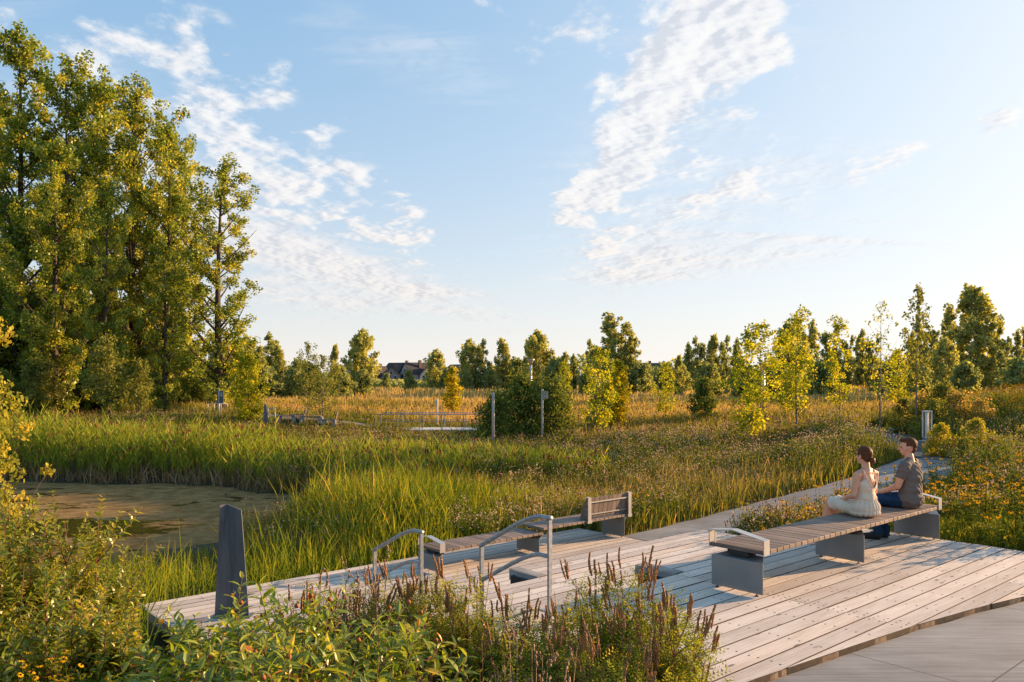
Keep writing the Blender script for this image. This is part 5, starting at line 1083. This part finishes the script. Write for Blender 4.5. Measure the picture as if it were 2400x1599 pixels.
# bollard light and stone block by the gravel path
Z = 27; x = bxy(2173, Z); z = hz1((x, Z)); o = empty('bollard_light', (x, Z, z), 0, 'slim four-posted steel bollard light beside the gravel path', 'bollard light'); h = ztop(963, Z)-z
mb = MB(); mb.box(-.11, .11, -.11, .11, -.1, h*.30, bev=.01); mb.build('base', M['galv'], o)
for sx_, sy in ((-1, -1), (1, -1), (-1, 1), (1, 1)):
    mb = MB(); mb.box(sx_*.10-.018, sx_*.10+.018, sy*.10-.018, sy*.10+.018, h*.28, h-.03); mb.build('corner_bar', M['white'], o)
mb = MB(); mb.box(-.125, .125, -.125, .125, h-.035, h, bev=.005); mb.build('cap', M['white'], o); mb = MB(); mb.tube([(0, 0, h*.3), (0, 0, h-.03)], .03, 10); mb.build('lamp_tube', M['white'], o)
Z = 25.6; x = bxy(2161, Z); z = hz1((x, Z)); o = MB(); o.prism([(-.14, -.1), (-.14, .26), (-.10, .36), (.10, .38), (.14, .30), (.14, -.1)], 1, -.09, .09); s = o.build('stone_block', M['concrete']); s.location = (x, Z, z); tag(s, 'upright grey stone block in front of the bollard light', 'stone block')
# footbridge
x0, x1, Y0, Y1, zd = -7.6, -1.6, 44.6, 46.6, -.70
o = empty('footbridge', (0, 0, 0), 0, 'low footbridge with thin steel railings crossing the wet meadow', 'footbridge')
mb = MB(); 
for i in range(40): a = x0+(x1-x0)*i/40; mb.box(a+.005, a+(x1-x0)/40-.005, Y0, Y1, zd-.05, zd, random.random())
mb.build('bridge_deck', M['white'], o); mb = MB(); mb.box(x0, x1, Y0+.02, Y0+.14, zd-.34, zd-.052); mb.box(x0, x1, Y1-.14, Y1-.02, zd-.34, zd-.052); mb.build('beams', M['galv'], o)
for Y in (Y0+.05, Y1-.05):
    rl = MB(); rl.tube([(x0, Y, zd+.84), (x1+2.6, Y, zd+.84)], .024, 8); rl.tube([(x0, Y, zd+.45), (x1+2.6, Y, zd+.45)], .013, 6); r = rl.build('railing', M['galv'], o)
    for i in range(8): px_ = x0+i*(x1+2.6-x0)/7; q = MB(); q.box(px_-.022, px_+.022, Y-.022, Y+.022, zd-.1, zd+.84); q.build('baluster', M['galv'], r)
# far platform: benches, railings, info board, marker
def small_bench(px, Z, L, label, back=True):
    x = bxy(px, Z); z = hz1((x, Z))+.03; o = empty('platform_bench', (x, Z, z), R(8), label, 'bench', 'benches on the far platform'); mb = MB(); n = int(L/.12)
    for i in range(n): mb.box(-L/2+i*.12+.004, -L/2+(i+1)*.12-.004, -.3, .3, .41, .45, random.random())
    mb.build('seat', M['slat'], o)
    for s in (-1, 1): mb = MB(); mb.box(s*(L/2-.14)-.12, s*(L/2-.14)+.12, -.28, .28, 0, .40, bev=.01); mb.build('support_panel', M['steel'], o)
    if back: mb = MB(); mb.add([(L/2-.10, -.3, .45), (L/2-.02, -.3, .45), (L/2-.02, .3, .45), (L/2-.10, .3, .45), (L/2+.05, -.3, .85), (L/2+.09, -.3, .85), (L/2+.09, .3, .85), (L/2+.05, .3, .85)], [(3, 2, 1, 0), (4, 5, 6, 7), (0, 1, 5, 4), (1, 2, 6, 5), (2, 3, 7, 6), (3, 0, 4, 7)]); mb.build('backrest', M['slat'], o)
small_bench(672, 45, 1.1, 'low bench end with a slanting panel on the far platform', False); small_bench(700, 45.5, .75, 'block-like bench with a small backrest on the far platform'); small_bench(730, 45, 1.3, 'long low bench between the two block-like ones', False); small_bench(771, 44, .8, 'block-like bench nearest the footbridge')
def guard(px0, px1, Z, h, label, n=3):
    xa, xb = bxy(px0, Z), bxy(px1, Z); z = min(hz1((xa, Z)), hz1((xb, Z)))+.02; o = empty('guard_rail', (xa, Z, z), 0, label, 'guard rail', 'guard rails of the far platform'); L = xb-xa; mb = MB(); mb.tube([(0, 0, h), (L, 0, h)], .022, 8); mb.build('top_rail', M['white'], o)
    for i in range(n): q = MB(); q.box(L*i/(n-1)-.02, L*i/(n-1)+.02, -.02, .02, -.1, h); q.build('post', M['white'], o)
guard(487, 533, 50, .85, 'white guard rail left of the bushy yellow-green tree', 4); guard(552, 568, 50, .8, 'short white guard rail half behind the bushy tree', 2); guard(629, 645, 46, .75, 'short white guard rail beside the small marker', 2)
Z = 46.5; x = bxy(513, Z); z = hz1((x, Z)); o = empty('info_board', (x, Z, z), 0, 'dark information board on a post by the left guard rail', 'info board'); mb = MB(); mb.tube([(0, 0, -.1), (0, 0, ztop(912, Z)-z)], .035, 8); mb.build('post', M['galv'], o)
hh = ztop(916, Z)-z; mb = MB(); mb.box(-.14, .26, .035, .075, hh-.72, hh, bev=.006); pn = mb.build('board', M['darksteel'], o); mb = MB(); mb.box(-.07, .19, .030, .034, hh-.34, hh-.10); mb.build('printed_panel', M['galv'], pn)
Z = 44.5; x = bxy(623, Z); z = hz1((x, Z)); o = MB(); h = ztop(946, Z)-z; o.add([(-.14, -.03, -.05), (.14, -.03, -.05), (.14, .03, -.05), (-.14, .03, -.05), (-.09, -.03, h), (.05, -.03, h-.08), (.05, .03, h-.08), (-.09, .03, h)], [(3, 2, 1, 0), (4, 5, 6, 7), (0, 1, 5, 4), (1, 2, 6, 5), (2, 3, 7, 6), (3, 0, 4, 7)])
s = o.build('steel_marker', M['darksteel']); s.location = (x, Z, z); tag(s, 'small distant steel marker panel on the far platform', 'marker')

# ================================================================== houses
M['wallw'] = princ('pale_siding', (.52, .50, .48), .8); M['wallg'] = princ('grey_siding', (.17, .17, .18), .8); M['wallb'] = princ('blue_white_siding', (.42, .50, .56), .8)
M['roofd'] = princ('dark_shingle_roof', (.045, .04, .042), .9); M['roofb'] = princ('brown_shingle_roof', (.16, .10, .075), .9); M['pane'] = princ('dark_window_glass', (.03, .035, .045), .15); 
def house(px, Z, yt, wpx, wall, roof, rz, label, dpt=1.5):
    x = bxy(px, Z); z = hz1((x, Z)); hr = ztop(yt-4, Z)-z; w = wpx*1.25/1880*Z; he = hr*.58; d = w*dpt; o = empty('house', (x, Z, z), R(rz), label, 'house', 'houses beyond the tree line')
    mb = MB(); mb.prism([(-w/2, -.3), (w/2, -.3), (w/2, he), (0, hr-.12), (-w/2, he)], 1, -d/2, d/2); mb.build('wall', wall, o)
    e = .45; sl = (hr-he)/(w/2); mb = MB(); ex = w/2+e; zo = he-e*sl
    for s in (-1, 1): mb.add([(0, -d/2-e, hr), (s*ex, -d/2-e, zo), (s*ex, d/2+e, zo), (0, d/2+e, hr), (0, -d/2-e, hr-.2), (s*ex, -d/2-e, zo-.2), (s*ex, d/2+e, zo-.2), (0, d/2+e, hr-.2)], [(0, 1, 2, 3), (7, 6, 5, 4), (0, 4, 5, 1), (1, 5, 6, 2), (2, 6, 7, 3)])
    r = mb.build('roof', roof, o); mb = MB(); mb.box(w*.18, w*.18+.7, -.4, .4, hr-1.6, hr+.7); mb.build('chimney', M['roofb'], r)
    for k, (a, zc) in enumerate([(-.22, he*.72), (.22, he*.72), (0, he+.35)]):
        q = MB(); q.box(a*w-.45, a*w+.45, -d/2-.04, -d/2+.02, zc-.6, zc+.6); wn = q.build('window', M['wallw'], o); q = MB(); q.box(a*w-.36, a*w+.36, -d/2-.06, -d/2-.041, zc-.5, zc+.5); q.build('pane', M['pane'], wn)
for a in [(722, 250, 862, 30, M['wallw'], M['roofd'], 40, 'white house glimpsed left of the feathery young tree'), (800, 240, 861, 34, M['wallw'], M['roofb'], 30, 'white gabled house with a brown roof left of the full-crowned tree'), (885, 240, 862, 26, M['wallb'], M['roofd'], -35, 'bluish white house right of the full-crowned tree'),
          (917, 235, 862, 34, M['wallg'], M['roofd'], 8, 'dark grey gabled house'), (946, 262, 854, 44, M['wallw'], M['roofd'], 60, 'white house with a long dark roof behind the grey one'), (978, 240, 854, 36, M['wallw'], M['roofd'], -50, 'tall white gable end with dark roof in the middle of the row'), (1001, 236, 863, 26, M['wallw'], M['roofd'], 5, 'small white gabled house right of the tall gable'),
          (1078, 250, 858, 44, M['wallw'], M['roofb'], 35, 'house with a brownish roof left of the dark poplars'), (1522, 255, 855, 52, M['wallw'], M['roofd'], 75, 'house with a broad dark roof left of the right-hand woodland')]: house(*a)

# ================================================================== people
def remesh(mb, vox, sm_it=4, fac=.5, cut=None, disp=None, name='body'):
    me = mb.mesh(name+'_raw'); o = bpy.data.objects.new('tmp', me); COL.objects.link(o)
    r = o.modifiers.new('r', 'REMESH'); r.mode = 'VOXEL'; r.voxel_size = vox; r.use_smooth_shade = True
    if sm_it: s = o.modifiers.new('s', 'SMOOTH'); s.factor = fac; s.iterations = sm_it
    dg = bpy.context.evaluated_depsgraph_get(); out = bpy.data.meshes.new_from_object(o.evaluated_get(dg)); bpy.data.objects.remove(o); bpy.data.meshes.remove(me); out.name = name
    b = bmesh.new(); b.from_mesh(out)
    if cut: bmesh.ops.delete(b, geom=[v for v in b.verts if cut(v.co)], context='VERTS')
    if disp:
        b.normal_update()
        for v in b.verts: v.co += v.normal*disp(v.co)
    for f in b.faces: f.smooth = True
    b.to_mesh(out); b.free(); return out
def cap(mb, a, b, ra, rb, n=14):
    a, b = Vector(a), Vector(b); mb.tube([a, b], [ra, rb], n, cap=True); mb.ball(a, ra, n, 9); mb.ball(b, rb, n, 9)
def hand(mb, wrist, d, nrm, s=1.0, side=1):
    d = Vector(d).normalized(); nrm = Vector(nrm).normalized(); x = d.cross(nrm).normalized()*side; w = Vector(wrist)
    mb.ball(w+d*.045*s, (.034*s, .034*s, .020*s), 10, 7, rot=Matrix((x, d, nrm)).transposed())
    for k, (o_, l) in enumerate([(-.028, .062), (-.010, .074), (.009, .070), (.026, .055)]):
        a = w+d*.078*s+x*o_*s; m = a+(d-nrm*.25)*l*.5*s; e = m+(d-nrm*.8).normalized()*l*.5*s
        cap(mb, a-d*.02*s, m, .0088*s, .008*s, 8); cap(mb, m, e, .008*s, .0068*s, 8)
    a = w+d*.025*s-x*.030*s; m = a+(d*.5-x*.8).normalized()*.03*s; e = m+(d-x*.2-nrm*.3).normalized()*.03*s; cap(mb, a, m, .0105*s, .0095*s, 8); cap(mb, m, e, .0095*s, .008*s, 8)
def rotz(p, a, c=(0, 0, 0)):
    p = Vector(p)-Vector(c); return Vector((p.x*math.cos(a)-p.y*math.sin(a), p.x*math.sin(a)+p.y*math.cos(a), p.z))+Vector(c)
def skinmat():
    return princ('skin', lambda t: t.ramp(t.noise(ocoord(t), 9, 3), [(.3, (.60, .28, .17)), (.7, (.70, .36, .235))]), .5, spec=.35)
M['skin'] = skinmat()
M['hair'] = princ('brown_hair', lambda t: t.ramp(t.noise(t.mapv(ocoord(t), (90, 90, 9)), 1.5, 3), [(.3, (.045, .016, .006)), (.6, (.12, .045, .017)), (.8, (.20, .085, .035))]), .6, spec=.15, bump=lambda t: (t.noise(t.mapv(ocoord(t), (160, 160, 16)), 1, 2), .6, .003))
def cloth(name, a, b): return princ(name, lambda t: t.ramp(t.noise(ocoord(t), 5, 4), [(.3, a), (.7, b)]), .9, spec=.15, bump=lambda t: (t.noise(ocoord(t), 350, 2), .2, .001))
M['linen'] = cloth('cream_linen', (.64, .51, .385), (.74, .61, .475)); M['tee'] = cloth('grey_cotton', (.125, .105, .095), (.16, .138, .125)); M['denim'] = cloth('blue_denim', (.010, .032, .075), (.022, .058, .12)); M['shoe'] = princ('dark_shoes', (.02, .02, .024), .6); M['eye'] = princ('eye', (.03, .02, .015), .2)
def head(mb, c, yaw, s=1.0, male=False):
    """adds a head to the skin mesh; c = centre at eye height; yaw in radians from +Y"""
    f = lambda p: Vector(c)+rotz((p[0]*s, p[1]*s, p[2]*s), yaw); Rm = Matrix.Rotation(yaw, 3, 'Z')
    mb.ball(f((0, -.005, .018)), (.074*s, .094*s, .098*s), 16, 12, rot=Rm); mb.ball(f((0, .022, -.045)), (.058*s, .066*s, .068*s), 14, 10, rot=Rm)
    mb.ball(f((0, .052, -.088)), (.030*s, .028*s, .022*s), 10, 7, rot=Rm)                                # chin
    mb.ball(f((0, .083, .020)), (.040*s, .010*s, .010*s), 10, 6, rot=Rm)                                    # brow
    cap(mb, f((0, .088, .005)), f((0, .112, -.028)), .0075*s, .0115*s, 8); mb.ball(f((0, .100, -.033)), (.015*s, .012*s, .008*s), 8, 6, rot=Rm)   # nose
    mb.ball(f((0, .083, -.055)), (.022*s, .012*s, .0065*s), 8, 6, rot=Rm); mb.ball(f((0, .082, -.066)), (.019*s, .012*s, .0065*s), 8, 6, rot=Rm)  # lips
    for sd in (-1, 1):
        mb.ball(f((sd*.050, .048, -.022)), (.022*s, .026*s, .024*s), 8, 6, rot=Rm); mb.ball(f((sd*.079, -.006, -.012)), (.008*s, .019*s, .031*s), 10, 7, rot=Rm); mb.ball(f((sd*.085, -.014, .004)), (.006*s, .013*s, .014*s), 8, 6, rot=Rm)
    return f, Rm
def eyes(o, f, s):
    for sd in (-1, 1): q = MB(); q.ball(f((sd*.031, .083, .002)), (.011*s, .007*s, .007*s), 8, 6); q.build('eye', M['eye'], o)
# ---- woman
bw = -30; lw = R(3)
o = empty('person', (4.38, 9.95, .45), R(-bw), 'seated woman with her hair in a low bun and a sleeveless cream dress', 'person')
def torso(mb, k, inf=0.0, male=False, top=True):
    w = 1.0
    mb.ball((0, 0, .115), (.172*w*k+inf, .128*k+inf, .125*k+inf), 18, 12); mb.ball((0, -.012, .25), (.122*k+inf+(.03 if male else 0), .092*k+inf+(.02 if male else 0), .14*k+inf), 18, 12)
    mb.ball((0, -.012, .405), (.142*k+inf, .100*k+inf, .16*k+inf), 18, 12)
    if top: cap(mb, (-.125*k, -.012, .53), (.125*k, -.012, .53), .048*k+inf, .048*k+inf); mb.ball((0, -.015, .545), (.11*k+inf, .06*k+inf, .055*k+inf), 14, 9)
b = MB(); torso(b, 1.0); b.ball((-.062, .080, .405), (.052, .045, .055), 12, 8); b.ball((.062, .080, .405), (.052, .045, .055), 12, 8)
cap(b, (0, -.022, .53), (0, -.004, .665), .054, .049)
for sd in (-1, 1): cap(b, (sd*.03, -.02, .585), (sd*.12, -.014, .545), .036, .042)
hc = (0.0, .018, .755); f, Rm = head(b, hc, R(-4), .96)
LW = []
for sd in (-1, 1):
    hip = Vector((sd*.085, .0, .095)); kn = rotz((sd*.070, .45, .135), lw); an = rotz((sd*.085, .57, -.34), lw); LW.append((hip, kn, an))
    cap(b, hip, kn, .088, .058); cap(b, kn, kn.lerp(an, .35), .054, .052); cap(b, kn.lerp(an, .35), an, .052, .032); toe = rotz((sd*.09, .76, -.415), lw); cap(b, an+Vector((0, 0, -.045)), toe, .032, .024)
    el = Vector((sd*.205, .015, .285)) if sd < 0 else Vector((.20, .02, .285)); sh = Vector((sd*.168, -.014, .528)); wr_ = Vector((sd*.075-.04, .215, .205)); cap(b, sh, el, .046, .036); cap(b, el, wr_, .036, .024); hand(b, wr_, Vector((-sd*.35-.15, .9, -.2)), (0, .2, 1), .92, sd)
link('body', remesh(b, .0065, 3, .5, name='body'), M['skin'], o)
eyes(o, f, .96)
hm = MB(); c = Vector(hc); hm.ball(c+rotz((0, -.016, .030), R(-4)), (.082, .098, .096), 18, 14); hm.ball(c+rotz((0, -.060, -.020), R(-4)), (.064, .048, .060), 14, 10)
hair = remesh(hm, .006, 3, cut=lambda p: (p.y-hc[1]) > .048 and p.z < hc[2]+.062, name='hair', disp=lambda p: .0012*math.sin(p.x*260)); ho = link('hair', hair, M['hair'], o)
hm = MB(); hm.ball((.0, hc[1]-.118, hc[2]-.052), (.040, .034, .036), 14, 10); 
for i in range(26):
    a = i*.75; hm.ball((.030*math.cos(a), hc[1]-.124-.010*math.sin(i*.9), hc[2]-.052+.028*math.sin(a)), .0125, 8, 6)
link('bun', remesh(hm, .005, 2, name='bun'), M['hair'], ho)
# dress
d = MB(); torso(d, 1.0, .010, top=False); d.ball((-.062, .080, .405), (.064, .057, .066), 12, 8); d.ball((.062, .080, .405), (.064, .057, .066), 12, 8); cap(d, (-.10, -.012, .50), (.10, -.012, .50), .050, .050)
def neck(p):
    yb = p.y < .02; xx = abs(p.x); line = (.365+.16*(xx/.095)**2) if yb else (.415+.12*(xx/.095)**2); line = min(line, .525); arm = .455+max(0, (.155-xx))*1.0
    return p.z > line or (xx > .112 and p.z > arm-.02)
tor = remesh(d, .0065, 3, .5, cut=lambda p: neck(p) or p.z < .17, disp=lambda p: .004*math.sin(p.x*70+p.z*9)*max(0, 1-abs(p.z-.22)/.12)+.003*math.sin(p.x*38+p.z*46)+.012*math.exp(-((p.z-.235)/.03)**2), name='bodice')
dr = link('dress', tor, M['linen'], o)
d = MB(); d.ball((0, -.005, .115), (.198, .155, .125), 20, 14); d.ball((0, -.01, .20), (.148, .118, .07), 16, 10); d.ball((0, .0, .055), (.20, .165, .06), 18, 10)
for hip, kn, an in LW: cap(d, hip, kn+Vector((0, .0, .0)), .100, .076)
cap(d, rotz((0, .05, .08), lw), rotz((0, .42, .125), lw), .10, .078)
kf = lambda p: rotz(p, -lw).y
sk = remesh(d, .0085, 4, .5, cut=lambda p: kf(p) > .435 or (p.z < .004 and False), name='skirt', disp=lambda p: (.0065*math.sin(math.atan2(p.x, p.y+.02)*17+p.z*7)*min(1, max(0, (.30-p.z)/.1))*(1 if p.y < .12 else .5)+.006*math.sin(kf(p)*44+p.x*16)*max(0, min(1, kf(p)*4))))
for v in sk.vertices: v.co.z = max(v.co.z, .003+.002*math.sin(v.co.x*40)) if kf(v.co) < .40 else v.co.z
link('skirt', sk, M['linen'], dr)
for sd in (-1, 1):
    q = MB(); pts = [(sd*.098, -.090, .475), (sd*.103, -.082, .53), (sd*.100, -.050, .583), (sd*.098, -.010, .590), (sd*.094, .040, .566), (sd*.088, .085, .50), (sd*.082, .118, .455)]; q.tube(pts, .0065, 6); q.build('strap', M['linen'], dr)
q = MB(); pts = []
for i in range(15):
    xx = -.098+.196*i/14; zl = min(.365+.16*(xx/.095)**2, .525); yb = -.012-.112*math.sqrt(max(0, 1-(xx/.155)**2))*math.sqrt(max(.05, 1-((zl-.405)/.175)**2)); pts.append((xx, yb-.001, zl))
q.tube(pts, .0045, 5); q.build('neckline_trim', M['linen'], dr)
# ---- man
bm_ = -42; lm_ = R(12)
o = empty('person', (5.27, 10.64, .45), R(-bm_), 'seated man with short brown hair in a grey t-shirt and jeans, his face turned left', 'person')
b = MB(); torso(b, 1.12, 0, True); cap(b, (-.15, -.012, .565), (.15, -.012, .565), .055, .055); b.ball((0, -.03, .50), (.165, .09, .12), 16, 10); cap(b, (0, -.02, .58), (-.01, .005, .70), .060, .055)
hc = (-.012, .015, .80); f, Rm = head(b, hc, R(33), 1.02, True); hy = R(33)
LM = []
for sd in (-1, 1):
    sh = Vector((sd*.178, -.014, .56)); el = Vector((sd*.235, .055, .30)); wr_ = Vector((-.10+sd*.06, .30, .19)) if sd < 0 else Vector((.02, .32, .20)); cap(b, sh, el, .058, .045); cap(b, el, wr_, .045, .029); hand(b, wr_, Vector((-.3*sd-.25, .85, -.15)), (0, .2, 1), 1.05, sd)
    hip = Vector((sd*.10, 0, .10)); kn = rotz((sd*.10, .48, .09), lm_); an = rotz((sd*.10-(.02 if sd > 0 else .0), .36 if sd < 0 else .30, -.35), lm_); LM.append((hip, kn, an))
    cap(b, hip, kn, .085, .06); cap(b, kn, an, .052, .036); toe = an+rotz((0, .16, -.05), lm_+R(15)); cap(b, an+Vector((0, 0, -.03)), toe, .034, .03)
link('body', remesh(b, .0065, 3, .5, name='body'), M['skin'], o); eyes(o, f, 1.04)
hm = MB(); c = Vector(hc); hm.ball(c+rotz((0, -.020, .040), hy), (.084, .102, .094), 18, 14, rot=Matrix.Rotation(hy, 3, 'Z')); hm.ball(c+rotz((0, .055, .095), hy), (.062, .045, .030), 12, 8, rot=Matrix.Rotation(hy, 3, 'Z')); hm.ball(c+rotz((0, -.055, -.02), hy), (.066, .052, .058), 14, 9, rot=Matrix.Rotation(hy, 3, 'Z'))
def hcut(p):
    l = rotz(p-c, -hy); return (l.y > .035 and l.z < .062+.15*(l.y-.035)) or (abs(l.x) > .05 and l.z < -.012 and l.y > -.018) or (abs(l.x) > .05 and -.05 < l.y < .012 and l.z < .018)
link('hair', remesh(hm, .006, 3, cut=hcut, name='hair', disp=lambda p: .002*math.sin(p.x*170+p.z*90)*math.sin(p.y*150)), M['hair'], o)
d = MB(); torso(d, 1.12, .018, True); cap(d, (-.15, -.012, .565), (.15, -.012, .565), .069, .069); d.ball((0, -.01, .12), (.205, .165, .13), 18, 12); d.ball((0, -.02, .42), (.185, .135, .17), 18, 12); d.ball((0, -.025, .51), (.185, .105, .12), 16, 10)
for sd in (-1, 1): cap(d, (sd*.05, -.02, .625), (sd*.15, -.014, .585), .050, .055)
for sd in (-1, 1): sh = Vector((sd*.178, -.014, .56)); el = Vector((sd*.235, .055, .30)); cap(d, sh, sh.lerp(el, .58), .074, .068)
def tcut(p):
    for sd in (-1, 1):
        sh = Vector((sd*.178, -.014, .56)); el = Vector((sd*.235, .055, .30)); ax = (el-sh).normalized()
        if (p-sh).dot(ax) > (el-sh).length*.62 and abs(p.x) > .17 and sd*p.x > 0 and p.z > .25 and abs((p-sh-ax*(p-sh).dot(ax)).length) < .11 and abs(p.x)-.17 > (.40-p.z)*.5: return True
    return (p-Vector((0, -.01, .645))).length < .072 or p.z < .012
def fold(p): return .004*math.sin(p.x*34+p.z*22+1.5*math.sin(p.z*19))*max(0, 1-abs(p.z-.26)/.28)+.004*math.sin(p.z*75+p.x*40+2*math.sin(p.x*30))+.0025*math.sin(p.x*90-p.z*55)*max(0, 1-abs(p.z-.10)/.10)
link('shirt', remesh(d, .0075, 3, .5, cut=tcut, disp=fold, name='shirt'), M['tee'], o)
d = MB(); d.ball((0, 0, .095), (.19, .15, .10), 16, 10)
for hip, kn, an in LM: cap(d, hip, kn, .098, .074); cap(d, kn, an, .070, .056)
jn = remesh(d, .0085, 3, .5, disp=lambda p: .004*math.sin(p.z*60+p.x*25)+.003*math.sin(p.y*50), name='jeans')
for v in jn.vertices:
    if v.co.z < .004 and v.co.z > -.03 and rotz(v.co, -lm_).y < .36: v.co.z = .004
link('jeans', jn, M['denim'], o)
for hip, kn, an in LM:
    q = MB(); t2 = an+rotz((0, .17, -.055), lm_+R(15)); cap(q, an+Vector((0, 0, -.045)), t2, .047, .040); cap(q, an+Vector((0, 0, -.075)), t2+Vector((0, 0, -.012)), .030, .030)
    me = remesh(q, .007, 2, name='shoe')
    for v in me.vertices: v.co.z = max(v.co.z, -.447)
    link('shoe', me, M['shoe'], o)
print('person ok', len(bpy.data.objects))
